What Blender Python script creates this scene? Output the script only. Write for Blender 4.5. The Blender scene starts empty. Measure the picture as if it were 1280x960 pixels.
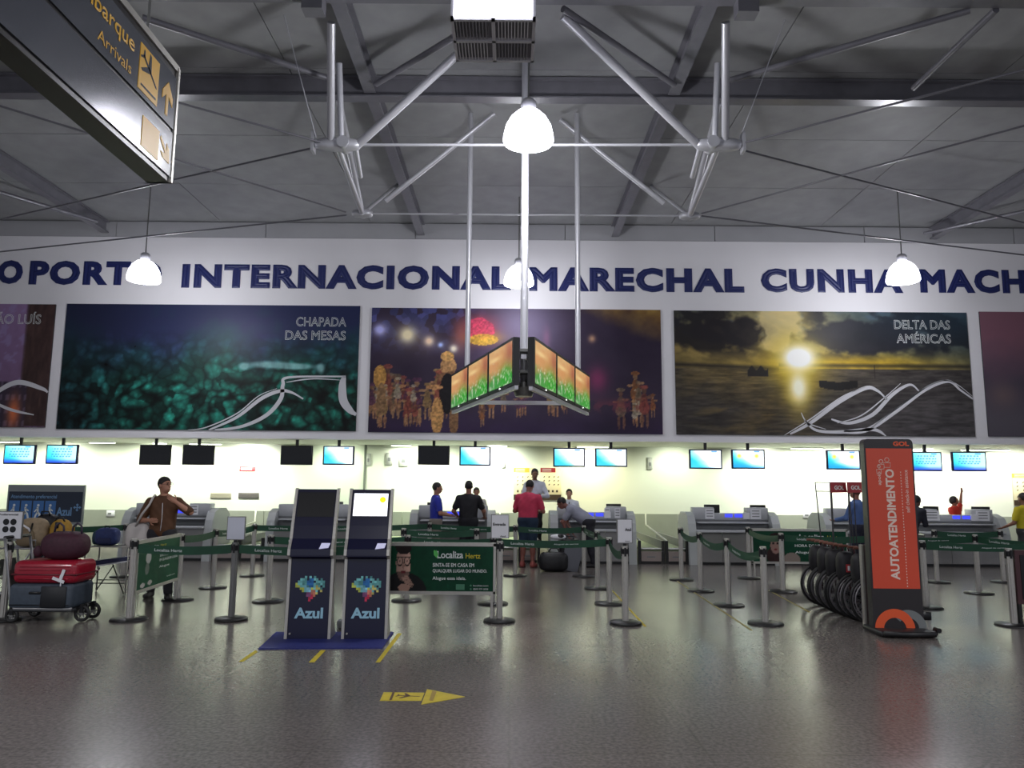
import bpy, bmesh, math, random
import numpy as np
from mathutils import Vector, Matrix
random.seed(7)
PI = math.pi
sc = bpy.context.scene
COL = sc.collection
# ------------------------------------------------------------ camera
CAMH, TILT, ROLL, F = 1.66, math.radians(7.76), 0.0078, 940.0
Fw = Vector((0, math.cos(TILT), math.sin(TILT)))
R0 = Vector((1, 0, 0)); U0 = Vector((0, -math.sin(TILT), math.cos(TILT)))
Rr = R0*math.cos(ROLL) + U0*math.sin(ROLL)
Ur = U0*math.cos(ROLL) - R0*math.sin(ROLL)
cd = bpy.data.cameras.new('camera'); cam = bpy.data.objects.new('camera', cd); COL.objects.link(cam)
cd.sensor_width = 36; cd.lens = 36*F/1280; cd.clip_end = 200
m = Matrix((Rr, Ur, -Fw)).transposed().to_4x4(); m.translation = (0, 0, CAMH)
cam.matrix_world = m
sc.camera = cam
# ------------------------------------------------------------ world, exposure
w = bpy.data.worlds.new('world'); sc.world = w; w.use_nodes = True
bg = w.node_tree.nodes['Background']; bg.inputs[0].default_value = (0.80, 0.86, 1.0, 1); bg.inputs[1].default_value = 0.37
sc.view_settings.view_transform = 'Standard'; sc.view_settings.look = 'None'
sc.view_settings.gamma = 1; sc.view_settings.exposure = 0.12; sc.view_settings.use_curve_mapping = False
# ------------------------------------------------------------ large area lights: the hall's other lamps behind the viewer
def area(name, loc, size, power, color=(1, 1, 1), rot=(0, 0, 0), sy=None):
    l = bpy.data.lights.new(name, 'AREA'); l.energy = power; l.color = color; l.size = size
    if sy: l.shape = 'RECTANGLE'; l.size_y = sy
    o = bpy.data.objects.new(name, l); COL.objects.link(o); o.location = loc; o.rotation_euler = rot
    return o
for x_, y_, p_ in ((-9, 1, 400), (9, 1, 400), (0, -3, 430)): area('hall_light', (x_, y_, 6.4), .9, p_, (.97, .96, 1))

def ray(px, py):
    return Fw + Rr*((px-640)/F) + Ur*((480-py)/F)
def atY(px, py, Y):                                   # the point at depth Y that a sight line meets
    d = ray(px, py); t = Y/d.y; return Vector((d.x*t, Y, CAMH+d.z*t))
def atZ(px, py, Z=0.0):
    d = ray(px, py); t = (Z-CAMH)/d.z; return Vector((d.x*t, d.y*t, Z))
# ------------------------------------------------------------ materials
def lin(c):
    c = [x/255 for x in c]
    return tuple(x/12.92 if x <= .04045 else ((x+.055)/1.055)**2.4 for x in c)
MATS = {}
def mat(name, rgb, rough=.5, metal=0, emit=None, es=0, noise=0, nscale=20, alpha=1, trans=0, spec=None, coat=0, bump=0):
    if name in MATS: return MATS[name]
    m = bpy.data.materials.new(name); m.use_nodes = True; nt = m.node_tree; b = nt.nodes['Principled BSDF']
    c = lin(rgb); b.inputs['Base Color'].default_value = (*c, 1)
    b.inputs['Roughness'].default_value = rough; b.inputs['Metallic'].default_value = metal
    if coat: b.inputs['Coat Weight'].default_value = coat; b.inputs['Coat Roughness'].default_value = .12
    if spec is not None: b.inputs['Specular IOR Level'].default_value = spec
    if emit: b.inputs['Emission Color'].default_value = (*lin(emit), 1); b.inputs['Emission Strength'].default_value = es
    if trans: b.inputs['Transmission Weight'].default_value = trans
    if alpha < 1: b.inputs['Alpha'].default_value = alpha
    if noise:
        tc = nt.nodes.new('ShaderNodeTexCoord'); n = nt.nodes.new('ShaderNodeTexNoise'); n.inputs['Scale'].default_value = nscale; n.inputs['Detail'].default_value = 5
        r = nt.nodes.new('ShaderNodeValToRGB'); r.color_ramp.elements[0].position = .3; r.color_ramp.elements[1].position = .7
        r.color_ramp.elements[0].color = (*[x*(1-noise) for x in c], 1); r.color_ramp.elements[1].color = (*[min(1, x*(1+noise)) for x in c], 1)
        nt.links.new(tc.outputs['Object'], n.inputs['Vector']); nt.links.new(n.outputs['Fac'], r.inputs['Fac']); nt.links.new(r.outputs['Color'], b.inputs['Base Color'])
        if bump:
            bp = nt.nodes.new('ShaderNodeBump'); bp.inputs['Strength'].default_value = bump; bp.inputs['Distance'].default_value = .01
            nt.links.new(n.outputs['Fac'], bp.inputs['Height']); nt.links.new(bp.outputs['Normal'], b.inputs['Normal'])
    MATS[name] = m; return m
def attr_mat(name, rough=.5, emit=0):
    m = bpy.data.materials.new(name); m.use_nodes = True; nt = m.node_tree; b = nt.nodes['Principled BSDF']
    a = nt.nodes.new('ShaderNodeAttribute'); a.attribute_name = 'Col'; b.inputs['Roughness'].default_value = rough
    if emit:
        b.inputs['Base Color'].default_value = (0.01, .01, .01, 1)
        nt.links.new(a.outputs['Color'], b.inputs['Emission Color']); b.inputs['Emission Strength'].default_value = emit
    else: nt.links.new(a.outputs['Color'], b.inputs['Base Color'])
    MATS[name] = m; return m
wallm = mat('wall_paint', (226, 224, 228), .6, noise=.03, nscale=.6)
backm = mat('back_wall_paint', (226, 230, 215), .55, noise=.02, nscale=.5)
wains = mat('wainscot_paint', (150, 155, 142), .5, noise=.05, nscale=3)
ceilm = mat('ceiling_sheet', (152, 153, 155), .6, noise=.10, nscale=2.2)
steel = mat('painted_steel', (196, 196, 202), .38, .35)
steeld = mat('grey_beam_paint', (118, 117, 124), .3, .2, noise=.08, nscale=5)
alu = mat('brushed_aluminium', (190, 187, 180), .36, .55, noise=.06, nscale=30)
alud = mat('dull_aluminium', (128, 128, 126), .4, .6)
dark = mat('black_plastic', (16, 16, 18), .35)
rubber = mat('black_rubber', (20, 20, 21), .6)
bdark = mat('post_base_iron', (42, 42, 42), .4, .4)
grey = mat('counter_laminate', (178, 180, 184), .42, noise=.03, nscale=6)
greyd = mat('counter_grey', (118, 120, 122), .42, noise=.05, nscale=5)
greyf = mat('counter_front_steel', (150, 148, 146), .26, .5, noise=.08, nscale=2)
white = mat('white_paper', (226, 226, 230), .6)
green = mat('green_fabric', (8, 66, 42), .5, noise=.1, nscale=10)
greend = mat('green_print', (10, 74, 46), .45)
navy = mat('navy_panel', (9, 10, 46), .3, coat=.3)
navyt = mat('navy_lettering', (24, 34, 92), .5)
blue = mat('blue_mat', (25, 34, 104), .7, noise=.1, nscale=30)
lwhite = mat('white_lettering', (225, 230, 228), .6)
lgrey = mat('soft_grey_line', (200, 200, 205), .6)
yell = mat('yellow_tape', (196, 176, 40), .6, noise=.12, nscale=9)
signdark = mat('sign_dark_acrylic', (72, 76, 86), .2, noise=.08, nscale=14, coat=1, spec=1.0)
signy = mat('sign_yellow', (232, 176, 20), .4)
orange = mat('orange_print', (214, 78, 52), .4)
orangel = mat('orange_logo', (232, 92, 48), .5)
red = mat('red_header', (158, 42, 48), .5)
pr = attr_mat('printed_picture', .5); pr.node_tree.nodes['Principled BSDF'].inputs['Specular IOR Level'].default_value = .22
scr = attr_mat('lit_screen', .3, 1.5)
scr2 = attr_mat('lit_video_screen', .3, .95)
# ------------------------------------------------------------ objects
def tag(o, label=None, cat=None, group=None, kind=None):
    if label: o['label'] = label
    if cat: o['category'] = cat
    if group: o['group'] = group
    if kind: o['kind'] = kind
    return o
def thing(name, label, cat, loc=(0, 0, 0), rz=0, group=None):
    o = bpy.data.objects.new(name, None); COL.objects.link(o); o.empty_display_size = .1
    o.location = loc; o.rotation_euler = (0, 0, rz)
    return tag(o, label, cat, group)
TXT = {}
def text_geo(s, bold=0, outline=0, res=3, space=1):
    k = (s, bold, outline, space)
    if k in TXT: return TXT[k]
    V, Fc = [], []
    for fill, dep in ([(0, outline)] if outline else [(1, 0)] + ([(0, bold)] if bold else [])):
        c = bpy.data.curves.new('t', 'FONT'); c.body = s; c.resolution_u = res; c.space_character = space
        if not fill: c.fill_mode = 'NONE'; c.bevel_depth = dep; c.bevel_resolution = 0
        o = bpy.data.objects.new('t', c); COL.objects.link(o); me = o.to_mesh(); n = len(V)
        V += [tuple(x.co) for x in me.vertices]; Fc += [tuple(i+n for i in p.vertices) for p in me.polygons]
        o.to_mesh_clear(); bpy.data.objects.remove(o); bpy.data.curves.remove(c)
    v = np.array(V).reshape(-1, 3); v[:, 2] *= .25
    TXT[k] = (v, Fc, v[:, :2].min(0), v[:, :2].max(0)); return TXT[k]
class MB:
    def __init__(s): s.v = []; s.f = []; s.sm = []; s.c = None
    def add(s, vs, fs, smooth=False):
        n = len(s.v); s.v += [tuple(x) for x in vs]; s.f += [tuple(i+n for i in f) for f in fs]; s.sm += [smooth]*len(fs); return s
    def box(s, x0, x1, y0, y1, z0, z1):
        vs = [(x, y, z) for z in (z0, z1) for y in (y0, y1) for x in (x0, x1)]
        return s.add(vs, [(0, 2, 3, 1), (4, 5, 7, 6), (0, 1, 5, 4), (2, 6, 7, 3), (0, 4, 6, 2), (1, 3, 7, 5)])
    def obox(s, c, sx, sy, sz, M=None):
        M = M or Matrix.Identity(3); c = Vector(c)
        vs = [c + M @ Vector((x*sx/2, y*sy/2, z*sz/2)) for z in (-1, 1) for y in (-1, 1) for x in (-1, 1)]
        return s.add(vs, [(0, 2, 3, 1), (4, 5, 7, 6), (0, 1, 5, 4), (2, 6, 7, 3), (0, 4, 6, 2), (1, 3, 7, 5)])
    def rbox(s, c, sz, r=.03, seg=2, M=None):
        bm = bmesh.new(); bmesh.ops.create_cube(bm, size=1)
        for v in bm.verts: v.co = Vector((v.co.x*sz[0], v.co.y*sz[1], v.co.z*sz[2]))
        bmesh.ops.bevel(bm, geom=list(bm.edges), offset=r, segments=seg, affect='EDGES', profile=.5)
        M = M or Matrix.Identity(3); c = Vector(c)
        vs = [c + M @ v.co for v in bm.verts]; bm.verts.index_update()
        s.add(vs, [tuple(v.index for v in f.verts) for f in bm.faces], True); bm.free(); return s
    def cyl(s, p0, p1, r0, r1=None, n=12, caps=True):
        p0, p1 = Vector(p0), Vector(p1); r1 = r0 if r1 is None else r1
        d = (p1-p0).normalized(); a = d.orthogonal().normalized(); b = d.cross(a)
        vs = []
        for p, r in ((p0, r0), (p1, r1)):
            vs += [p + (a*math.cos(2*PI*i/n) + b*math.sin(2*PI*i/n))*r for i in range(n)]
        s.add(vs, [(i, (i+1) % n, n+(i+1) % n, n+i) for i in range(n)], True)
        if caps: s.add(vs, [tuple(range(n))[::-1], tuple(range(n, 2*n))])
        return s
    def tube(s, pts, r, n=8, closed=False):
        pts = [Vector(p) for p in pts]; N = len(pts); vs = []
        d0 = (pts[1]-pts[0]).normalized(); a = d0.orthogonal().normalized()
        rs = r if isinstance(r, (list, tuple)) else [r]*N
        for i, p in enumerate(pts):
            if closed: d = (pts[(i+1) % N]-pts[i-1]).normalized()
            else: d = (pts[min(i+1, N-1)]-pts[max(i-1, 0)]).normalized()
            a = (a - d*a.dot(d)).normalized(); b = d.cross(a)
            vs += [p + (a*math.cos(2*PI*k/n)+b*math.sin(2*PI*k/n))*rs[i] for k in range(n)]
        fs = []
        for i in range(N if closed else N-1):
            j = (i+1) % N
            fs += [(i*n+k, i*n+(k+1) % n, j*n+(k+1) % n, j*n+k) for k in range(n)]
        if not closed: fs += [tuple(range(n))[::-1], tuple(range((N-1)*n, N*n))]
        return s.add(vs, fs, True)
    def torus(s, c, ax, R, r, n=28, k=8):
        c = Vector(c); ax = Vector(ax).normalized(); a = ax.orthogonal().normalized(); b = ax.cross(a)
        return s.tube([c+(a*math.cos(2*PI*i/n)+b*math.sin(2*PI*i/n))*R for i in range(n)], r, k, True)
    def lathe(s, prof, n=20, c=(0, 0, 0)):
        vs = []; c = Vector(c)
        for r, z in prof: vs += [c+Vector((r*math.cos(2*PI*i/n), r*math.sin(2*PI*i/n), z)) for i in range(n)]
        fs = [(j*n+i, j*n+(i+1) % n, (j+1)*n+(i+1) % n, (j+1)*n+i) for j in range(len(prof)-1) for i in range(n)]
        s.add(vs, fs, True)
        return s
    def ell(s, c, r, M=None, nu=14, nv=8, e=1.0):
        M = M or Matrix.Identity(3); c = Vector(c); vs = []
        g = lambda x: math.copysign(abs(x)**e, x)
        for j in range(nv+1):
            t = -PI/2 + PI*j/nv
            for i in range(nu):
                p = 2*PI*i/nu
                vs.append(c + M @ Vector((r[0]*g(math.cos(t))*g(math.cos(p)), r[1]*g(math.cos(t))*g(math.sin(p)), r[2]*g(math.sin(t)))))
        fs = [(j*nu+i, j*nu+(i+1) % nu, (j+1)*nu+(i+1) % nu, (j+1)*nu+i) for j in range(nv) for i in range(nu)]
        return s.add(vs, fs, True)
    def prism(s, pts, t, O=(0, 0, 0), R=(1, 0, 0), U=(0, 0, 1), smooth=False):       # polygon in the R,U plane, front face t towards the viewer
        O, R, U = Vector(O), Vector(R), Vector(U); N = R.cross(U).normalized(); n = len(pts)
        a = sum(pts[i][0]*pts[(i+1) % n][1]-pts[(i+1) % n][0]*pts[i][1] for i in range(n))
        if a < 0: pts = pts[::-1]
        f = [O+R*x+U*y+N*t for x, y in pts]; b = [O+R*x+U*y for x, y in pts]
        s.add(f+b, [tuple(range(n)), tuple(range(n, 2*n))[::-1]])
        s.add(f+b, [(i, n+i, n+(i+1) % n, (i+1) % n) for i in range(n)], smooth); return s
    def ribbon(s, pts, ws, t, O, R=(1, 0, 0), U=(0, 0, 1)):
        O, R, U = Vector(O), Vector(R), Vector(U); N = R.cross(U).normalized(); n = len(pts); l = []; r = []
        for i in range(n):
            a, b = pts[max(i-1, 0)], pts[min(i+1, n-1)]; d = Vector((b[0]-a[0], b[1]-a[1])).normalized(); q = Vector((-d.y, d.x))*ws[i]/2
            for L, sg in ((l, 1), (r, -1)): L.append(O+R*(pts[i][0]+sg*q.x)+U*(pts[i][1]+sg*q.y)+N*t)
        return s.add(l+r, [(i, n+i, n+i+1, i+1) for i in range(n-1)])
    def text(s, txt, O, w, h, R=(1, 0, 0), U=(0, 0, 1), t=.002, bold=0, outline=0, space=1):
        v, f, lo, hi = text_geo(txt, bold, outline, 3, space); O, R, U = Vector(O), Vector(R).normalized(), Vector(U).normalized(); N = R.cross(U).normalized()
        sx = w/(hi[0]-lo[0]); sy = h/(hi[1]-lo[1])
        return s.add([O+R*((p[0]-lo[0])*sx)+U*((p[1]-lo[1])*sy)+N*(t+p[2]*sy) for p in v], f)
    def circle(s, c, r, t, O, R=(1, 0, 0), U=(0, 0, 1), n=16):
        return s.prism([(c[0]+r*math.cos(2*PI*i/n), c[1]+r*math.sin(2*PI*i/n)) for i in range(n)], t, O, R, U)
    def build(s, name, m, parent=None, **kw):
        me = bpy.data.meshes.new(name); me.from_pydata(s.v, [], s.f); me.materials.append(m)
        me.polygons.foreach_set('use_smooth', s.sm)
        if s.c is not None:
            a = me.color_attributes.new('Col', 'FLOAT_COLOR', 'POINT'); a.data.foreach_set('color', s.c.astype(np.float32).ravel())
        o = bpy.data.objects.new(name, me); COL.objects.link(o)
        if parent: o.parent = parent
        return tag(o, **kw)
def srgb2lin(a):
    a = np.clip(a, 0, 1); return np.where(a <= .04045, a/12.92, ((a+.055)/1.055)**2.4)
def paint(name, W, H, nx, nz, fn, m, parent, O, R=(1, 0, 0), U=(0, 0, 1)):
    u, v = np.meshgrid(np.linspace(0, 1, nx), np.linspace(0, 1, nz)); rgb = srgb2lin(fn(u, v)/255.0)
    O, R, U = np.array(O, float), np.array(R, float), np.array(U, float)
    P = O + u[..., None]*W*R + v[..., None]*H*U
    mb = MB(); mb.v = [tuple(p) for p in P.reshape(-1, 3)]
    i = np.arange(nx*nz).reshape(nz, nx); q = np.stack([i[:-1, :-1], i[:-1, 1:], i[1:, 1:], i[1:, :-1]], -1).reshape(-1, 4)
    mb.f = [tuple(int(z) for z in r) for r in q]; mb.sm = [False]*len(mb.f)
    mb.c = np.concatenate([rgb.reshape(-1, 3), np.ones((nx*nz, 1))], 1)
    return mb.build(name, m, parent)
def vnoise(x, y, seed=0):
    rs = np.random.RandomState(seed); T = rs.rand(64, 64)
    xi = np.floor(x).astype(int); yi = np.floor(y).astype(int); fx = x-xi; fy = y-yi; fx = fx*fx*(3-2*fx); fy = fy*fy*(3-2*fy)
    g = lambda a, b: T[a % 64, b % 64]
    return (g(xi, yi)*(1-fx)+g(xi+1, yi)*fx)*(1-fy)+(g(xi, yi+1)*(1-fx)+g(xi+1, yi+1)*fx)*fy
def fbm(x, y, seed=0, o=4):
    s = 0; a = .5; t = 0
    for k in range(o): s = s+a*vnoise(x*2**k, y*2**k, seed+k); t += a; a *= .55
    return s/t
def mix(a, b, t): t = np.clip(t, 0, 1)[..., None]; return a*(1-t)+b*t
def C(*c): return np.array(c, float)
def blob(u, v, cx, cy, rx, ry): return np.exp(-(((u-cx)/rx)**2+((v-cy)/ry)**2))
def cells(x, y, seed=3):                              # distance and id of the nearest cell point
    rs = np.random.RandomState(seed); T = rs.rand(64, 64, 3); xi = np.floor(x).astype(int); yi = np.floor(y).astype(int)
    best = np.full(x.shape, 9.); bid = np.zeros(x.shape)
    for dx in (-1, 0, 1):
        for dy in (-1, 0, 1):
            t = T[(xi+dx) % 64, (yi+dy) % 64]; d = (xi+dx+t[..., 0]-x)**2+(yi+dy+t[..., 1]-y)**2
            c = d < best; best = np.where(c, d, best); bid = np.where(c, t[..., 2], bid)
    return np.sqrt(best), bid
# ============================================================ the hall
WY = 18.0; SOF = 2.75; CZ = 8.12; WTOP = 7.72; BY = 20.5; XL, XR = -19.0, 19.0
def floor_mat():
    m = bpy.data.materials.new('polished_stone_floor'); m.use_nodes = True; nt = m.node_tree; b = nt.nodes['Principled BSDF']; L = nt.links
    tc = nt.nodes.new('ShaderNodeTexCoord')
    n1 = nt.nodes.new('ShaderNodeTexNoise'); n1.inputs['Scale'].default_value = 34; n1.inputs['Detail'].default_value = 6
    n2 = nt.nodes.new('ShaderNodeTexNoise'); n2.inputs['Scale'].default_value = .7; n2.inputs['Detail'].default_value = 4
    for n in (n1, n2): L.new(tc.outputs['Object'], n.inputs['Vector'])
    r1 = nt.nodes.new('ShaderNodeValToRGB'); e = r1.color_ramp.elements; e[0].position = .35; e[1].position = .68
    e[0].color = (*lin((94, 89, 86)), 1); e[1].color = (*lin((126, 119, 114)), 1)
    L.new(n1.outputs['Fac'], r1.inputs['Fac'])
    mx = nt.nodes.new('ShaderNodeMix'); mx.data_type = 'RGBA'; mx.blend_type = 'MULTIPLY'; mx.inputs['Factor'].default_value = 1
    r2 = nt.nodes.new('ShaderNodeValToRGB'); e = r2.color_ramp.elements; e[0].position = .3; e[1].position = .75; e[0].color = (.86, .86, .86, 1); e[1].color = (1, 1, 1, 1)
    L.new(n2.outputs['Fac'], r2.inputs['Fac']); L.new(r1.outputs['Color'], mx.inputs['A']); L.new(r2.outputs['Color'], mx.inputs['B'])
    bk = nt.nodes.new('ShaderNodeTexBrick'); bk.offset = 0; bk.inputs['Scale'].default_value = 1; bk.inputs['Brick Width'].default_value = 1.25; bk.inputs['Row Height'].default_value = 1.25
    bk.inputs['Mortar Size'].default_value = .009; bk.inputs['Color1'].default_value = (1, 1, 1, 1); bk.inputs['Color2'].default_value = (.93, .93, .93, 1); bk.inputs['Mortar'].default_value = (.78, .78, .76, 1)
    L.new(tc.outputs['Object'], bk.inputs['Vector'])
    m2 = nt.nodes.new('ShaderNodeMix'); m2.data_type = 'RGBA'; m2.blend_type = 'MULTIPLY'; m2.inputs['Factor'].default_value = .8
    L.new(mx.outputs['Result'], m2.inputs['A']); L.new(bk.outputs['Color'], m2.inputs['B']); L.new(m2.outputs['Result'], b.inputs['Base Color'])
    rr = nt.nodes.new('ShaderNodeMapRange'); rr.inputs['To Min'].default_value = .20; rr.inputs['To Max'].default_value = .27
    L.new(n2.outputs['Fac'], rr.inputs['Value']); L.new(rr.outputs['Result'], b.inputs['Roughness']); b.inputs['Specular IOR Level'].default_value = .36
    return m
MB().box(XL, XR, -6, BY+.3, -.2, 0).build('floor', floor_mat(), kind='structure')
ceil = MB().box(XL, XR, -6, BY+.3, CZ+.03, CZ+.2).build('ceiling', ceilm, kind='structure')
# ceiling sheets, each with a joint round it
sx, sy = 3.72, 2.3
pan = MB(); pan.box(-sx/2+.008, sx/2-.008, -sy/2+.008, sy/2-.008, 0, .028); p0 = pan.build('ceiling_sheet', ceilm, ceil)
k = 0
for i in range(-5, 5):
    for j in range(9):
        o = p0 if k == 0 else p0.copy()
        if k: COL.objects.link(o)
        o.location = (i*sx+sx*.55, WY-.1-sy/2-j*sy, CZ+random.uniform(0, .004)); k += 1
fr = MB().box(XL, XR, WY, WY+.25, SOF, WTOP).build('wall_front', wallm, kind='structure')
up = MB().box(XL, XR, WY+.06, WY+.25, WTOP, CZ+.03).build('wall_upper', ceilm, kind='structure')
bandm = mat('band_panel', (168, 168, 172), .55, noise=.04, nscale=1.5)
b0 = MB().box(0, 3.70, WY+.02, WY+.06, WTOP+.01, CZ).build('band_panel', bandm, up)
for i, x in enumerate(np.arange(-17.3, 18, 3.72)):
    o = b0 if i == 0 else b0.copy()
    if i: COL.objects.link(o)
    o.location.x = x
MB().box(XL, XR, WY+.25, BY, SOF, SOF+.1).build('ceiling_counter_bay', mat('soffit_paint', (205, 208, 198), .6), kind='structure')
bw = MB().box(XL, XR, BY, BY+.2, 0, SOF+.1).build('wall_back', backm, kind='structure')
wz = atY(640, 641, BY).z
wn0 = MB().box(0, 1.22, BY-.03, BY, 0, wz).build('wainscot_panel', wains, bw)
for i, x in enumerate(np.arange(-16.5, 17, 1.235)):
    o = wn0 if i == 0 else wn0.copy()
    if i: COL.objects.link(o)
    o.location.x = x
for sd, x in (('left', XL), ('right', XR)):
    MB().box(x-.2, x, 6, BY, 0, CZ).build('wall_'+sd, wallm, kind='structure')
# roof steel
def ibeam(a, b, z0, z1, wd, mtl, name, parent, horiz=True):
    a, b = Vector(a), Vector(b); d = (b-a).normalized(); L = (b-a).length; M = Matrix((d, Vector((-d.y, d.x, 0)), Vector((0, 0, 1)))).transposed()
    c = (a+b)/2; mb = MB()
    mb.obox((c.x, c.y, z0+.0125), L, wd, .025, M); mb.obox((c.x, c.y, z1-.0125), L, wd, .025, M); mb.obox((c.x, c.y, (z0+z1)/2), L, .03, z1-z0-.05, M)
    return mb.build(name, mtl, parent)
rf = thing('roof_frame', 'grey painted steel roof beams running under the hall ceiling', 'beam', (0, 0, 0))
for Y in (11.25, 8.75):
    ibeam((XL, Y, 0), (XR, Y, 0), 7.75, 8.1, .2, steeld, 'cross_beam', rf)
for X in (-10.1, -2.28, 2.52, 10.4):
    ibeam((X, 11.35, 0), (X, 17.95, 0), 7.8, 8.1, .18, steeld, 'rafter', rf)
    ibeam((X, 8.85, 0), (X, 11.15, 0), 7.8, 8.1, .18, steeld, 'rafter', rf)
def pz(x, y, z): return atZ(x, y, z)
for a, b in (((178, 22), (408, 97)), ((1213, 13), (913, 100)), ((568, 46), (470, 105)), ((704, 11), (843, 106)), ((1245, 12), (1142, 110)), ((-40, 228), (121, 277)), ((1155, 292), (1290, 262))):
    MB().cyl(pz(*a, 7.74), pz(*b, 7.74), .045).build('ceiling_brace', steeld, rf)
# suspended truss
tr = thing('roof_truss', 'light grey tubular truss with two hanging node joints above the hall', 'truss', (0, 0, 0))
TZ = 6.66
NL, NR = pz(422, 181, TZ), pz(898, 181, TZ); FL, FR = pz(453, 267, TZ), pz(862, 270, TZ)
def bar(a, b, r, name='truss_tube', m_=steel): return MB().cyl(a, b, r, n=10).build(name, m_, tr)
for N, Fn, s in ((NL, FL, 1), (NR, FR, -1)):
    bar(N+Vector((-.1*s, 0, 0)), pz(414 if s > 0 else 907, 28, 7.75), .055); bar(N+Vector((.06*s, 0, 0)), pz(424 if s > 0 else 897, 79, 7.75), .045)
    bar(N, Fn, .05); bar(N+Vector((.26*s, 0, 0)), N+Vector((.12*s, 1.1, -.02)), .04)
    bar(Fn, (Fn.x, 11.3, 7.76), .05); bar(Fn, (Fn.x+.3*s, 15.5, 8.1), .035, 'truss_rod')
    g = MB()
    g.ell(N, (.36, .11, .09), e=.7); g.obox(N+Vector((-.36*s, 0, .03)), .04, .16, .3); g.cyl(N+Vector((.1*s, -.13, 0)), N+Vector((.1*s, .13, 0)), .09)
    g.build('node_joint', steel, tr)
    g = MB(); g.ell(Fn, (.2, .1, .07), e=.7); g.cyl(Fn+Vector((0, -.1, 0)), Fn+Vector((0, .1, 0)), .07); g.build('node_joint', steel, tr)
    MB().box(N.x*.97-.13, N.x*.97+.13, 8.75-.1, 8.75+.1, 7.55, 7.75).build('gusset_plate', steeld, tr)
MB().cyl(NL+Vector((.3, 0, 0)), pz(596, 46, 7.75), .06).build('truss_tube', steel, tr)
MB().cyl(NR-Vector((.3, 0, 0)), pz(704, 20, 7.75), .06).build('truss_tube', steel, tr)
MB().cyl(pz(482, 251, TZ), pz(618, 142, 8.05), .045).build('truss_tube', steel, tr)
MB().cyl(pz(830, 254, TZ), pz(700, 150, 8.05), .045).build('truss_tube', steel, tr)
bar(NL, NR, .022, 'tie_rod'); bar(FL, FR, .018, 'tie_rod')
for a, b in (((400, 183), (-60, 288)), ((402, 178), (200, 122)), ((432, 265), (-80, 108)), ((433, 269), (-60, 321)),
             ((932, 178), (1340, 72)), ((925, 187), (1340, 294)), ((877, 267), (1340, 141)), ((877, 270), (1340, 326))):
    bar(pz(*a, TZ), pz(*b, TZ), .016, 'tie_rod', steeld)
def sp(a, b, Y1, Y2): bar(atY(*a, Y1), atY(*b, Y2), .007, 'guy_wire')
sp((395, 172), (345, -20), 10.3, 9.5); sp((928, 165), (998, -20), 10.3, 9.5)
# murals
def lettering_word(s, x0, x1, yb, yt, name='lettering'):
    a = atY(x0, yb, WY-.02); b = atY(x1, yb, WY-.02); h = atY(x0, yt, WY-.02).z-a.z
    mb = MB(); mb.text(s, (a.x, WY, (a.z+b.z)/2), b.x-a.x, h, t=.012, bold=.058, space=1.16); return mb.build(name, navyt, fr)
for s, x0, x1, yb, yt in (('AERO', -116, -12, 354, 324), ('PORTO', 35, 201, 356.5, 326), ('O', -5, 27, 355, 325), ('INTERNACIONAL', 226, 638.5, 361.5, 331), ('MARECHAL', 661.5, 930.7, 365, 334.5), ('CUNHA', 952, 1129.7, 366, 336), ('MACHADO', 1151, 1392, 367, 337)):
    lettering_word(s, x0, x1, yb, yt)
def m_chap(u, v):
    n = fbm(u*9, v*4, 1); c = mix(C(24, 84, 72), C(36, 42, 78), (v-.42)*2.2+(n-.5)*1.3)
    c = mix(c, C(28, 30, 52), blob(u, v, .05, 1, .3, .5)*.7); c = mix(c, C(22, 36, 48), blob(u, v, 0, .1, .16, .6)*.75)
    d, i = cells(u*30+fbm(u*9, v*5, 9)*3, v*13+fbm(u*8, v*6, 4)*2); rock = np.clip((.8-v)*2.2, 0, 1)
    f = (.45+1.5*i*(1-d)**1.2)*(1-.75*np.clip(d*2.2-.9, 0, 1)); d2, i2 = cells(u*70, v*30, 8)
    c = c*(1+rock[..., None]*(f[..., None]*(.75+.6*i2[..., None]*(1-d2[..., None]))-1)*1.05)
    c = mix(c, C(96, 86, 130), blob(u, v, .63, .8, .1, .2)*.35); c = mix(c, C(60, 130, 120), blob(u, v, .46, .4, .1, .18)*.28*i)  # violet blob: the pendant lamp's reflection, painted into the mural colour
    body = blob(u, v, .70, .52, .085, .035)+blob(u, v, .80, .505, .06, .025)+.9*blob(u, v, .615, .50, .018, .03)+.9*blob(u, v, .875, .49, .015, .05)
    c = mix(c, C(140, 190, 190)*(0.7+.5*fbm(u*60, v*9, 3))[..., None], np.clip(body*1.6-.5, 0, .85)); return c
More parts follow.
